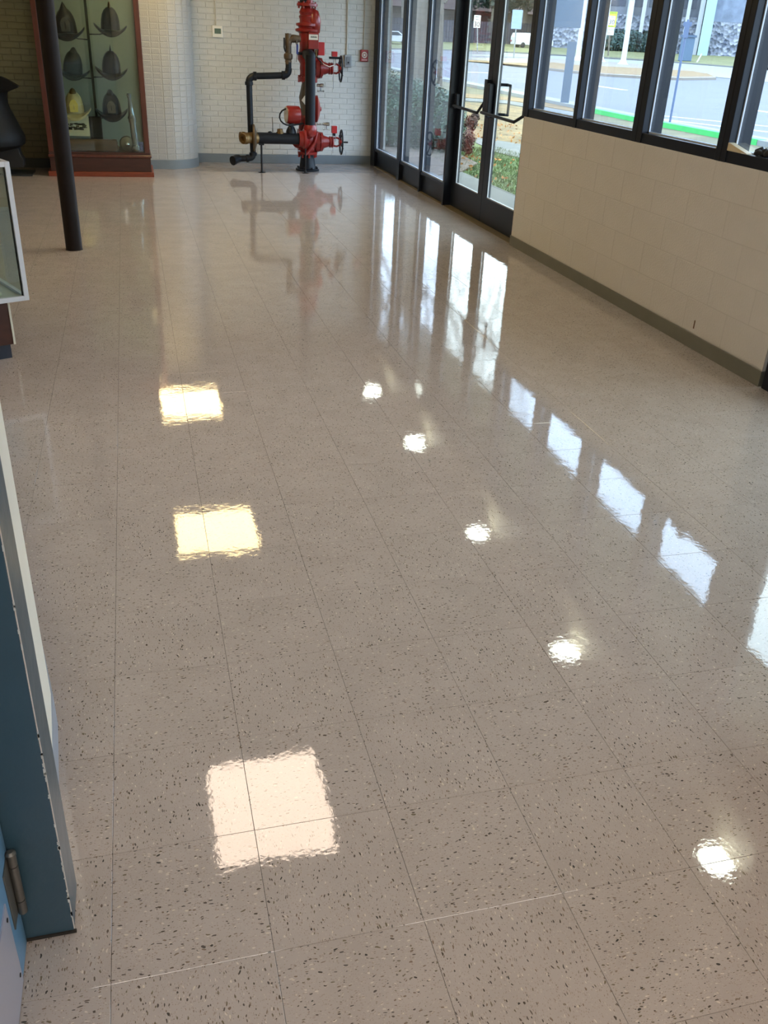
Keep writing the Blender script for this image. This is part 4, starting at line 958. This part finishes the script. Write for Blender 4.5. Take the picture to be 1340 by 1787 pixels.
# concrete apron at the door with joint, green turf, footpath, dry verge
def gx(u, v): p = G(u, v); return p.x, p.y
ex_ = sum(G(u, v).x for u, v in ((800, 318), (850, 321), (893, 323)))/3
strip('door_apron', [(3.50, 5.0, ZO), (ex_, 5.0, ZO), (ex_, 13.2, ZO), (3.50, 11.0, ZO)], M_CONC, .02)
pj_ = [G(855, 326), G(893, 342)]; dj = (pj_[1]-pj_[0]).normalized(); nj = Vector((-dj.y, dj.x, 0))*.006
quadstrip_later = (pj_, dj, nj)
strip('green_turf', [(ex_, 4.0, ZO), (ex_+2.0, 4.0, ZO), (ex_+2.0, 16.6, ZO), (ex_, 16.0, ZO)], M_GRN, .0)
strip('mulch_bed', [(3.50, 10.9, ZO), (ex_-.02, 12.0, ZO), (ex_+.6, 13.0, ZO), (ex_+.9, 17, ZO), (3.5, 17, ZO)], mat('brown_mulch', (120, 104, 92), .95, var=.4, vscale=14, bump=.6, bscale=30), .03)
curbx = lambda y: 13.6+max(0, y-22)*.06
road_far = lambda y: 46.0 if y < 70 else 46+(y-70)*.12
fp_far = [G(833, 241), G(850, 243), G(864.6, 245.5), G(904, 252), G(960, 263)]; fp_near = [G(830, 250), G(846, 257), G(861.6, 266), G(901, 275), G(960, 292)]
quadstrip('footpath', fp_far, fp_near, M_CONC, .015)
quadstrip('verge_path', [G(700, 160), G(820, 172), G(883, 175.5), G(911, 180), G(1000, 196)], [G(700, 164), G(820, 177), G(883, 181), G(911, 186), G(1000, 203)], M_CONC, .012)
quadstrip('dry_verge', [G(780, 160), G(820, 164), G(870, 168), G(911, 172), G(1000, 187)], [G(780, 168), G(820, 171), G(883, 175), G(911, 179), G(1000, 195)], M_DRY, .010)
quadstrip('golden_grass', [G(800, 178), G(840, 180), G(883, 183), G(911, 188), G(1000, 205)], [G(800, 236), G(833, 241), G(864.6, 245), G(904, 251), G(1000, 272)], M_GOLD, .0)
quadstrip('apron_joint', [pj_[0]-dj*.3+nj, pj_[1]+dj*.6+nj], [pj_[0]-dj*.3-nj, pj_[1]+dj*.6-nj], mat('dark_joint', (70, 66, 60), .9), .0215)  # joint line across the apron in a darker tone
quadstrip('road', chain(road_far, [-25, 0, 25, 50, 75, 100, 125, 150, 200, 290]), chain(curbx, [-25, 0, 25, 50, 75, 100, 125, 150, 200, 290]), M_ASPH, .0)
quadstrip('gutter', chain(lambda y: curbx(y)+1.2, yy), chain(lambda y: curbx(y)+.0, yy), M_CONB, .008)
quadstrip('kerb', chain(lambda y: curbx(y), yy), chain(lambda y: curbx(y)-.22, yy), M_CONB, .10, .1)
gk = [17.0+.8*k for k in range(13)]
quadstrip('green_painted_kerb', chain(lambda y: curbx(y)-.0+.01, gk), chain(lambda y: curbx(y)-.23, gk), mat('green_kerb_paint', (60, 200, 96), .6), .108, .1)
# road markings
def line(u1, v1, u2, v2, w_=.14):
    a, b = G(u1, v1), G(u2, v2); d = (b-a); d.z = 0; d.normalize(); n_ = Vector((-d.y, d.x, 0))*w_/2
    quadstrip('road_line', [a+n_, b+n_], [a-n_, b-n_], M_LINE, .012)
line(1036, 149.5, 1090, 157.5, .35); line(1150, 202, 1340, 221, .15); line(1150, 208, 1340, 231, .18); line(1304, 191, 1345, 197, .3); line(790, 125, 868, 128, .5)
# median island: bright kerb all round, dry grass on top
isl = [(760, 104), (830, 104), (905, 104), (1000, 107), (1080, 112), (1130, 116), (1200, 124), (1235, 132), (1249, 139.5), (1190, 140.5), (1130, 138), (1060, 134), (1000, 128), (940, 121), (905, 117), (866, 113), (800, 108)]
strip('median_kerb', [tuple(G(u, v)) for u, v in isl], mat('median_kerb_concrete', (150, 140, 128), .85), .16, th=.2)
cen = (1060, 122)
strip('median_grass', [tuple(G(u+(cen[0]-u)*.02, v+(cen[1]-v)*.12)) for u, v in isl], M_DRY, .17)
# far side: pale drive, verge, far kerb
far = [680, 760, 840, 920, 1000, 1080, 1160, 1240, 1345, 1450]
hl = lambda u, b=0: 0
def fchain(rows): return [G(u, v) for u, v in rows]
quadstrip('far_drive', fchain([(660, 86), (760, 88), (860, 91), (960, 97), (1060, 103), (1160, 109), (1260, 117), (1360, 125), (1480, 136)]), fchain([(660, 93), (760, 97), (860, 103), (960, 112), (1060, 120), (1160, 127), (1260, 136), (1360, 146), (1480, 158)]), M_CONB, .03)
quadstrip('far_kerb', fchain([(660, 84.5), (760, 86.5), (860, 89.5), (960, 95), (1060, 100.5), (1160, 107), (1260, 115), (1360, 123), (1480, 134)]), fchain([(660, 86), (760, 88), (860, 91), (960, 96.7), (1060, 102.7), (1160, 109), (1260, 117), (1360, 125), (1480, 136)]), mat('dark_kerb', (84, 84, 78), .9), .06)
quadstrip('far_verge', fchain([(660, 70), (760, 72), (860, 75), (960, 79), (1060, 84), (1160, 90), (1260, 96), (1360, 104), (1480, 113)]), fchain([(660, 84.5), (760, 86.5), (860, 89.5), (960, 95), (1060, 100.5), (1160, 107), (1260, 115), (1360, 123), (1480, 134)]), mat('olive_grass', (128, 128, 82), .9, var=.2, vscale=.3), .04)

def Gat(u, v, D):   # point on the ray at horizontal distance D
    d = ray(u, v); return CAM+d*(D/math.hypot(d.x, d.y))
def hd(P): return math.hypot(P.x-CAM.x, P.y-CAM.y)
# face-the-street frame (sign plates turned to the window)
def face(P):
    d = (CAM-P); d.z = 0; d.normalize(); x = Vector((-d.y, d.x, 0)); return Matrix((x, Vector((0, 0, 1)), d)).transposed()  # columns: right, up, towards
def plate(P, w_, h_, m, name, parent, th=.03, off=0):
    w_, h_ = w_*.86, h_*.95; R = face(P); c = P; mb = MB()
    vs = [c+R@Vector((sx*w_/2, sy*h_/2, z)) for z in (off, off+th) for sx, sy in ((-1, -1), (1, -1), (1, 1), (-1, 1))]
    mb.add(vs, [(0, 3, 2, 1), (4, 5, 6, 7), (0, 1, 5, 4), (1, 2, 6, 5), (2, 3, 7, 6), (3, 0, 4, 7)]); return mb.build(name, m, parent)
M_POST = mat('galvanised_post', (150, 154, 156), .5, metal=.3)
M_PW = mat('white_pole_paint', (214, 216, 220), .5)
# sign A: speed limit sign on a post (left, in door)
b_ = G(833, 93); D_ = hd(b_); top = Gat(833, 29, D_); k_ = D_/FP*1.06
t = thing('speed_limit_sign', b_, 'white speed limit sign on a post seen through the left door', 'road sign')
MB().cyl(b_-Vector((0, 0, .1)), top, .07, 8).build('post', M_POST, t)
c = Gat(832.5, 37.5, D_); plate(c, 11*k_, 16.5*k_, M_WHITE, 'sign_plate', t, .04, .09)
R = face(c)
for s, dy, sz in (('SPEED', 5.5, 3.2), ('LIMIT', 2.2, 3.2), ('30', -3.8, 8.5)):
    text(s, sz*k_, M_IRON, t, c+R@Vector((0, dy*k_, .15)), R)
# sign B: blank back of a sign
b_ = G(896, 103); D_ = hd(b_); k_ = D_/FP*1.06
t = thing('blank_sign', b_, 'blank pale blue back of a rectangular sign seen through the right door', 'road sign')
MB().cyl(b_-Vector((0, 0, .1)), Gat(902.5, 24, D_), .07, 8).build('post', M_POST, t)
plate(Gat(902, 34, D_), 17*k_, 25*k_, mat('pale_blue_sign_back', (150, 176, 214), .4), 'sign_plate', t, .04, .09)
# school zone sign
b_ = G(1061, 98); D_ = hd(b_); k_ = D_/FP*1.06
t = thing('school_zone_sign', b_, 'fluorescent yellow and white speed sign on a post behind the flagpoles', 'road sign')
MB().cyl(b_-Vector((0, 0, .1)), Gat(1067, 24, D_), .09, 8).build('post', mat('wood_post', (110, 104, 92), .7), t)
c = Gat(1068, 34, D_); plate(c, 14*k_, 20*k_, mat('fluorescent_yellow', (214, 236, 60), .5), 'sign_plate', t, .05, .09)
plate(c-Vector((0, 0, 1.5*k_)), 9.5*k_, 12*k_, M_WHITE, 'inner_plate', t, .02, .142)
R = face(c); text('30', 8*k_, M_IRON, t, c+R@Vector((0, -3.5*k_, .18)), R); text('SCHOOL', 2.6*k_, M_IRON, t, c+R@Vector((0, 8*k_, .16)), R); text('SPEED', 2*k_, M_IRON, t, c+R@Vector((0, 2.8*k_, .18)), R)
c = Gat(1066, 52, D_); plate(c, 10.5*k_, 14*k_, M_WHITE, 'lower_plate', t, .04, .09)
R = face(c)
for i in range(3): text(('WHEN', 'CHILDREN', 'PRESENT')[i], 2.0*k_, M_IRON, t, c+R@Vector((0, (4-4*i)*k_, .15)), R)
# flagpoles
for (u, v, ut, lab) in ((1007, 108.5, 1028, 'white flagpole on the median, left of three, beside the big sign'), (1047, 110.5, 1063, 'white flagpole on the median, middle of three'), (1086, 116, 1104, 'white flagpole on the median, right of three')):
    b_ = G(u, v); D_ = hd(b_); tp_ = Gat(ut, -2, D_); tp_ = Vector((b_.x, b_.y, tp_.z))
    t = thing('flagpole', b_, lab, 'flagpole', 'white flagpoles on the median')
    MB().cyl(b_, b_+Vector((0, 0, 14)), .27, 12, .18).build('pole', M_PW, t, smooth=40)
    MB().lathe(b_, (0, 0, 1), [(0, .62), (.15, .6), (.35, .36), (.6, .27)], 14).build('pole_base', M_PW, t, smooth=40)
# big sign on the lawn (grey slab on a post)
b_ = G(986, 184); D_ = hd(b_); k_ = D_/FP*1.06
t = thing('monument_sign', b_, 'large grey-blue sign slab on a single thick post by the kerb', 'sign')
MS = mat('grey_blue_sign_paint', (104, 118, 134), .5)
plate(Gat(990, 140, D_), 14*k_, 104*k_, MS, 'post', t, .3)
zs0, zs1 = Gat(984, 48, D_).z, Gat(984, -45, D_).z; pc_ = Gat(984, 8, D_); pc_.z = (zs0+zs1)/2; plate(pc_, 62*k_, (zs1-zs0)/.95, MS, 'sign_slab', t, .35, -.02)
# street-name post near kerb
b_ = G(1168, 217); D_ = hd(b_); k_ = D_/FP*1.06; tp_ = Gat(1196, 34, D_)
t = thing('street_sign_post', b_, 'slim blue-grey post with a small bracketed box at the kerb', 'post')
MP = mat('blue_grey_post', (96, 112, 144), .5)
MB().cyl(b_, Vector((b_.x, b_.y, tp_.z)), .030, 10).build('pole', MP, t, smooth=40)
c = Vector((b_.x, b_.y, Gat(1193, 42, D_).z)); plate(c, 13*k_, 6*k_, MP, 'cross_bracket', t, .08, -.04); plate(c-Vector((0, 0, 9*k_)), 8*k_, 16*k_, MP, 'sign_back', t, .03, .03)
# utility cabinet beyond the median
b_ = G(1194, 107); D_ = hd(b_); k_ = D_/FP*1.06
t = thing('utility_cabinet', b_, 'blue-grey utility cabinet standing on the far verge', 'utility cabinet')
plate(b_+Vector((0, 0, 15*k_)), 21*k_, 30*k_, mat('utility_blue_grey', (92, 116, 140), .5), 'cabinet_body', t, 1.2, -.6); plate(b_+Vector((0, 0, 31*k_)), 25*k_, 3*k_, mat('utility_lid', (80, 100, 124), .5), 'cabinet_lid', t, 1.5, -.75)
# small hydrant-like white marker
b_ = G(1216, 109)
tag(MB().cyl(b_, b_+Vector((.35, -.1, .9)), .09, 8).build('marker_stake', M_PW), 'short white leaning stake on the far verge', 'stake')

# far building: stone base, piers, upper panels
def wall_line(u1, v1, u2, v2):
    return G(u1, v1), G(u2, v2)
PA, PBb = wall_line(925, 81, 1420, 106)
bd = (PBb-PA); bd.z = 0; BLn = bd.length; bd.normalize(); bn = Vector((bd.y, -bd.x, 0))
if bn.dot(CAM-PA) < 0: bn = -bn
t = thing('civic_building', (PA+PBb)/2, 'large pale building with rubble-stone base and tall piers across the road', 'building')
M_STN = mat('pale_limestone_panel', (152, 156, 164), .8, var=.1, vscale=.6)
def stone_mat():
    m = bpy.data.materials.new('rubble_stone'); m.use_nodes = True; n = m.node_tree; b = n.nodes['Principled BSDF']; b.inputs['Roughness'].default_value = .9
    tcn = n.nodes.new('ShaderNodeTexCoord'); v = n.nodes.new('ShaderNodeTexVoronoi'); v.inputs['Scale'].default_value = 2.3; n.links.new(tcn.outputs['Object'], v.inputs['Vector'])
    r = n.nodes.new('ShaderNodeValToRGB'); r.color_ramp.elements[0].color = S((74, 80, 94)); r.color_ramp.elements[1].color = S((150, 152, 158)); sp = n.nodes.new('ShaderNodeSeparateColor')
    n.links.new(v.outputs['Color'], sp.inputs[0]); n.links.new(sp.outputs[0], r.inputs['Fac']); n.links.new(r.outputs['Color'], b.inputs['Base Color'])
    d = n.nodes.new('ShaderNodeBump'); d.inputs['Distance'].default_value = .3; n.links.new(v.outputs['Distance'], d.inputs['Height']); n.links.new(d.outputs[0], b.inputs['Normal']); return m
M_RUB = stone_mat()
def wbox(mb, s0, s1, o0, o1, z0, z1):
    pts_ = [PA+bd*s0+bn*o0, PA+bd*s1+bn*o0, PA+bd*s1+bn*o1, PA+bd*s0+bn*o1]
    return mb.prism([(p.x, p.y) for p in pts_], z0, z1)
zb = min(PA.z, PBb.z)-.5
kB = hd(G(1200, 97))/FP*1.06
def sat(u):    # distance along the facade of pixel column u
    v = 81+(u-925)*25/495; p = G(u, v); return (p-PA).dot(bd)
zst = Gat(1130, 27, hd(G(1130, 92))).z
wbox(MB(), 0, BLn, 0, -3, zb, zst).build('stone_base', M_RUB, t)
wbox(MB(), 0, BLn, -1.2, -10, zst, 34).build('upper_wall', M_STN, t)
wbox(MB(), sat(1218), BLn, .02, -1.2, zst-.4, 34).build('end_block', mat('grey_rubble_panel', (136, 146, 164), .85, var=.25, vscale=.8), t)
for (u, du) in ((1035, 7), (1078, 6), (1103, 6.5), (1178, 6), (1200, 8), (1155, 5)):
    s_ = sat(u+10); w_ = du*kB*.8
    wbox(MB(), s_-w_/2, s_+w_/2, .9, -1.3, zb, 34).build('pier', mat('white_stone_pier', (190, 192, 192), .7), t)
s_ = sat(1224); wbox(MB(), s_-.65, s_+.65, 1.6, -.5, zb, 34).build('teal_pier', mat('pale_teal_panel', (172, 198, 198), .6), t)
for u in (1055, 1092, 1128, 1175):
    s_ = sat(u+8); wbox(MB(), s_-1.3, s_+1.3, -1.15, -1.3, zst+1.0, 34).build('window', mat('dark_facade_glass', (70, 76, 92), .3), t)
for u in (1120, 1172):
    s_ = sat(u); wbox(MB(), s_-.5, s_+.5, .05, -.2, zst-3.4, zst-1.8).build('vent', mat('dark_vent', (70, 72, 80), .6), t)

# foliage helper: leaf cards over blobs
def leaf_cloud(name, blobs, n, size, m, parent, seed=1, flat=.5, kind='stuff'):
    rnd = random.Random(seed); mb = MB(); tot = sum(b[1][0]*b[1][1]+b[1][1]*b[1][2] for b in blobs)
    for c, r in blobs:
        cnt = int(n*(r[0]*r[1]+r[1]*r[2])/tot)
        for _ in range(cnt):
            d = Vector((rnd.gauss(0, 1), rnd.gauss(0, 1), rnd.gauss(0, 1))).normalized(); q = rnd.uniform(.78, 1.05)
            p = Vector(c)+Vector((d.x*r[0], d.y*r[1], d.z*r[2]))*q
            a = Vector((rnd.gauss(0, 1), rnd.gauss(0, 1), rnd.gauss(0, 1))).normalized(); nn = (d+a*.7).normalized()
            e1_ = nn.orthogonal().normalized(); e2_ = nn.cross(e1_); th_ = rnd.uniform(0, 6.28)
            x = (math.cos(th_)*e1_+math.sin(th_)*e2_)*size*rnd.uniform(.6, 1.2); y = nn.cross(x)*flat
            mb.add([p-x, p-y, p+x, p+y], [(0, 1, 2, 3)])
    me = bpy.data.meshes.new(name); me.from_pydata(mb.v, [], mb.f); me.update(); me.materials.append(m)
    o = bpy.data.objects.new(name, me); C.objects.link(o)
    if parent is not None: o.parent = parent; o.matrix_parent_inverse = Matrix.Translation(parent.location).inverted()
    if kind: o['kind'] = kind
    return o
def core(blobs, m, parent, k=.86):
    mb = MB()
    for c, r in blobs:
        n = 14; vs = []; rows = 8
        for i in range(rows+1):
            a = PI*i/rows
            for j in range(n): b = 2*PI*j/n; vs.append((c[0]+r[0]*k*math.sin(a)*math.cos(b), c[1]+r[1]*k*math.sin(a)*math.sin(b), c[2]+r[2]*k*math.cos(a)))
        mb.add(vs, [(i*n+j, i*n+(j+1) % n, (i+1)*n+(j+1) % n, (i+1)*n+j) for i in range(rows) for j in range(n)])
    return mb.build('twigs', m, parent, smooth=60)
M_LF = mat('dark_ivy_leaf', (46, 84, 56), .35, var=.35, vscale=3)
M_LFD = mat('evergreen_leaf', (40, 60, 52), .5, var=.4, vscale=.4)
M_DRK = mat('deep_foliage', (30, 40, 34), .9)
M_BRN = mat('red_brown_leaf', (88, 54, 40), .7, var=.5, vscale=6)
M_BARK = mat('grey_bark', (118, 108, 96), .9, var=.35, vscale=3, bump=.8, bscale=8, stretch=(3, 3, .6))
# clipped hedge outside the sidelights
hz_ = UY(806, 168, 14.6).z
t = thing('hedge', (5.0, 15.0, ZO), 'dark green clipped hedge outside the far sidelights', 'hedge')
hb_ = []
for u, vt, Y in ((668, 122, 14.9), (690, 128, 14.8), (712, 136, 14.7), (736, 143, 14.6), (760, 150, 14.5), (780, 158, 14.3), (793, 168, 13.9)):
    p = UY(u, vt, Y+.3); hb_.append(((p.x, Y+.45, (p.z+ZO)/2), (.27, .5, (p.z-ZO)/2+.04)))
core(hb_, M_DRK, t); leaf_cloud('leaves', hb_, 14000, .033, M_LF, t, 2)
q1_, q2_, q3_ = UY(822, 215, 13.6), UY(817, 245, 13.4), UY(829, 205, 13.7)
t = thing('leafless_shrub', (q2_.x, 13.4, ZO), 'reddish-brown shrub with dry leaves at the end of the hedge', 'shrub')
sb = [((q1_.x, 13.6, q1_.z), (.10, .12, .13)), ((q2_.x, 13.4, q2_.z-.03), (.11, .12, .20)), ((q3_.x, 13.7, q3_.z), (.07, .1, .08))]
core(sb, mat('brown_twigs', (56, 38, 32), .9), t, .7); leaf_cloud('leaves', sb, 900, .026, M_BRN, t, 4)
fc = leaf_cloud('fallen_leaves', [((ex_+3.4, 18.0, ZO+.03), (1.7, 2.2, .012)), ((ex_+.9, 11.5, ZO+.04), (.9, 2.6, .012))], 420, .035, mat('fallen_leaf', (190, 130, 70), .8, var=.4, vscale=8), None, 6)
tag(fc, 'scattered dry leaves fallen on the grass outside the doors', 'leaves', kind='stuff')
gt = MB(); rg = random.Random(8)
for _ in range(14000):
    x = rg.uniform(ex_+.01, ex_+1.9); y = rg.uniform(7.0, 15.4); hgt = rg.uniform(.02, .06); a = rg.uniform(0, 6.28); dx, dy = math.cos(a)*.006, math.sin(a)*.006
    gt.add([(x-dx, y-dy, ZO), (x+dx, y+dy, ZO), (x+rg.uniform(-.03, .03), y+rg.uniform(-.03, .03), ZO+hgt)], [(0, 1, 2)])
me = bpy.data.meshes.new('grass_blades'); me.from_pydata(gt.v, [], gt.f); me.materials.append(M_GRN); o = bpy.data.objects.new('grass_blades', me); C.objects.link(o)
tag(o, 'short green grass blades beside the door apron', 'grass', kind='stuff')
# trees
def tree(base, h, r, label, blobs, lm, n, ls, seed, name='tree', fork=True, group=None):
    rnd = random.Random(seed); base = Vector(base)
    t = thing(name, base, label, 'tree', group)
    tr_ = MB().sweep([base-Vector((0, 0, .1)), base+Vector((0, 0, .25)), base+Vector((.03*h*rnd.uniform(-1, 1), .03*h*rnd.uniform(-1, 1), h*.45)), base+Vector((.04*h*rnd.uniform(-1, 1), .03*h*rnd.uniform(-1, 1), h*.8))], [r*1.5, r*1.05, r*.85, r*.3], 14)
    for k in range(9):
        z = h*rnd.uniform(.38, .7); a = rnd.uniform(0, 6.28); L_ = h*rnd.uniform(.2, .42); p = base+Vector((0, 0, z)); d = Vector((math.cos(a), math.sin(a), rnd.uniform(.3, 1.0))).normalized()
        q = p+d*L_*.5+Vector((0, 0, .05*h)); tr_.sweep([p, q, p+d*L_+Vector((rnd.uniform(-.05, .05)*h, 0, .1*h))], [r*.42, r*.25, r*.06], 7)
        for _ in range(3):
            e = Vector((rnd.uniform(-1, 1), rnd.uniform(-1, 1), rnd.uniform(0, 1))).normalized()*L_*.5; tr_.sweep([q, q+e*.6, q+e], [r*.16, r*.08, r*.02], 5)
    tr_.build('trunk', M_BARK, t, smooth=60)
    if blobs: leaf_cloud('foliage', [(base+Vector(c), rr) for c, rr in blobs], n, ls, lm, t, seed)
    return t
kk = lambda P: hd(P)/FP*1.06
tb = G(731, 190); tree((tb.x, tb.y, ZO), 12, 12.5*kk(tb), 'big grey-barked tree behind the middle sidelight', [((1.2, .2, 6.2), (2.6, 2.6, 1.5)), ((3.4, 0, 7.4), (2.0, 2.2, 1.4)), ((.2, 0, 9.3), (3.0, 3.0, 1.8)), ((3.0, 1.0, 10.2), (2.2, 2.2, 1.4))], M_LFD, 5200, .085, 11)
tb = G(671, 205); tree((tb.x, tb.y, ZO), 9, 7*kk(tb), 'mottled tree trunk behind the farthest sidelight', [((0, 0, 7), (2.6, 2.6, 1.6))], M_LFD, 2500, .10, 12)
tb = G(766, 150); tree((tb.x, tb.y, ZO), 8, 4*kk(tb), 'slender tree beyond the sidelight nearest the doors', None, None, 0, 0, 13)
# row of far trees, fence, brown roof
fb0, fb1 = G(640, 69), G(935, 79)
fd = (fb1-fb0); fd.z = 0; FL = fd.length; fd.normalize(); fn = Vector((fd.y, -fd.x, 0))
if fn.dot(CAM-fb0) < 0: fn = -fn
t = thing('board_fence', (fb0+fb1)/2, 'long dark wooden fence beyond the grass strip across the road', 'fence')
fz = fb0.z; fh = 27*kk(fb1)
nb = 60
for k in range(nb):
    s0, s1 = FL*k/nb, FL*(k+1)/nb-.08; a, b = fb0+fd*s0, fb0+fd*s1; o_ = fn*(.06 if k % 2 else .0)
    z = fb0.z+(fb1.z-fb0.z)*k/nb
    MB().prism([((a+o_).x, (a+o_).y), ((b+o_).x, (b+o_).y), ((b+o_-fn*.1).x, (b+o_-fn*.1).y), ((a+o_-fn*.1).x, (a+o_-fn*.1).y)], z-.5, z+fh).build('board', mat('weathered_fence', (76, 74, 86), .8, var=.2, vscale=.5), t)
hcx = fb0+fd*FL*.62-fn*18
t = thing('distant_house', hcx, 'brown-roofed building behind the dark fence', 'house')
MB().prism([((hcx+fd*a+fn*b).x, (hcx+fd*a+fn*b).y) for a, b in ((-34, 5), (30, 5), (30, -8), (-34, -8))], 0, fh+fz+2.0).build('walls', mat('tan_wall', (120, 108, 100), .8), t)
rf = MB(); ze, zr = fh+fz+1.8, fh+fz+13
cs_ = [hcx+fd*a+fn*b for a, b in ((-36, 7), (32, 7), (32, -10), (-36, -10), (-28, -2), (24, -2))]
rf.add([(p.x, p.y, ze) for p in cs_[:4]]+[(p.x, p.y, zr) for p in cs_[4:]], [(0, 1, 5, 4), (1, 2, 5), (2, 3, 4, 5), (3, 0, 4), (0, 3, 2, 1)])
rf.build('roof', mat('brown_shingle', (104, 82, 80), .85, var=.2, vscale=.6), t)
far_t = [(650, 66, 16, 0), (705, 68, 17, 1), (752, 70, 15, 2), (806, 72, 14, 3), (858, 76, 17, 4), (912, 78, 18, 6)]
for (u, v, h, sd) in far_t:
    b_ = G(u, v); ev = sd in (4, 6)
    lab = {0: 'leftmost bare tree by the far fence', 1: 'bare tree by the far fence seen past the first mullion', 2: 'bare tree by the fence beyond the slender trunk', 3: 'pale bare tree behind the speed limit sign', 4: 'dark evergreen tree left of the blank sign, far side of the road', 6: 'evergreen tree right of the blank sign, far side of the road'}[sd]
    bl = [((rx, ry, h*zz_), (h*.22, h*.22, h*.14)) for rx, ry, zz_ in ((0, 0, .8), (-h*.2, 0, .62), (h*.2, .5, .6), (0, -h*.15, .5), (h*.08, 0, .38), (-h*.1, h*.1, .4))] if ev else None
    tree((b_.x, b_.y, b_.z), h, .45, lab, bl, M_LFD, 7000, .36, 30+sd, group='trees along the far fence')
# clipped hedge at the building
a_, b2_ = G(1046, 87), G(1150, 92)
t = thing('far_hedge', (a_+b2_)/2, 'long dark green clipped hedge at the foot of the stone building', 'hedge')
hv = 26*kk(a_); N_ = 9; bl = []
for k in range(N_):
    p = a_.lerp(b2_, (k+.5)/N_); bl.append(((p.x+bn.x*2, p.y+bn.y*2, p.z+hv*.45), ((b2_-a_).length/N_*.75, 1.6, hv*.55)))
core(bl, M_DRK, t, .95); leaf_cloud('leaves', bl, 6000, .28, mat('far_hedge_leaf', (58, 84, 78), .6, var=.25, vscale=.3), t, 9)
# parked vehicles
def car(P, yaw, L_, m, label, name='car', van=False):
    t = thing(name, P, label, name)
    R = Matrix.Rotation(yaw, 3, 'Z'); W = 1.8
    pr_ = [(-.5, .32), (-.5, .62), (-.47, .85), (-.36, .95), (-.27, 1.42), (.15, 1.48), (.30, 1.02), (.47, .90), (.5, .70), (.5, .32)] if not van else [(-.5, .35), (-.5, 1.2), (-.46, 1.75), (.25, 1.80), (.36, 1.15), (.48, 1.05), (.5, .8), (.5, .35)]
    n = len(pr_); vs = [P+R@Vector((x*L_, y, z)) for y in (-W/2, W/2) for x, z in pr_]
    MB().add(vs, [tuple(range(n)), tuple(range(n, 2*n))[::-1]]+[(i, (i+1) % n, n+(i+1) % n, n+i) for i in range(n)]).build('body', m, t, bevel=.06)
    for sgn in (-1, 1):
        gl_ = [(-.33, .98), (-.25, 1.36), (.13, 1.40), (.25, 1.02)] if not van else [(.05, 1.2), (.05, 1.65), (.24, 1.65), (.33, 1.2)]
        vs = [P+R@Vector((x*L_, sgn*(W/2+d_), z)) for d_ in (.0, .012) for x, z in gl_]; n = 4
        MB().add(vs, [(0, 1, 2, 3), (7, 6, 5, 4)]+[(i, (i+1) % 4, 4+(i+1) % 4, 4+i) for i in range(4)]).build('side_window', mat('car_glass', (40, 46, 56), .15), t)
    for x in (-.31, .31):
        for s in (-1, 1):
            c = P+R@Vector((x*L_, s*(W/2-.1), .33)); ax_ = R@Vector((0, s, 0)); MB().lathe(c, ax_, [(-.12, .33), (.10, .33), (.12, .25), (.13, .12)], 18).build('wheel', M_IRON, t, smooth=40)
    vs = P+R@Vector((-.5*L_-.005, -.62, .78)); 
    for s in (-.66, .66):
        c = P+R@Vector((-.5*L_, s, .78)); MB().box((c.x-.06, c.y-.16, c.z-.1), (c.x+.06, c.y+.16, c.z+.1)).build('tail_light', mat('tail_light_red', (160, 40, 60), .3), t)
    return t
mw = mat('white_car_paint', (214, 216, 220), .25, coat=.5)
c = G(1372, 124); car(c, math.atan2(bd.y, bd.x), 5.2, mw, 'white car parked at the right edge outside the last window', 'car')
c = G(927, 84); car(c, math.atan2(bd.y, bd.x)+.6, 5.6, mw, 'white van parked beyond the blank sign', 'van', True)
c = G(684, 77); car(c, math.atan2(bd.y, bd.x)+.3, 4.8, mw, 'white car seen through the farthest sidelight', 'car')
# overhanging canopy outside the windows
ov = MB().box((3.52, -3.0, 2.72), (4.74, 13.0, 3.05)).build('roof_canopy', mat('canopy_soffit', (255, 255, 255), .8)); tag(ov, kind='structure')
tag(MB().box((3.46, 11.66, -.2), (3.52, 12.5, 3.0)).build('wall_outer_return', M_WALL), kind='structure')
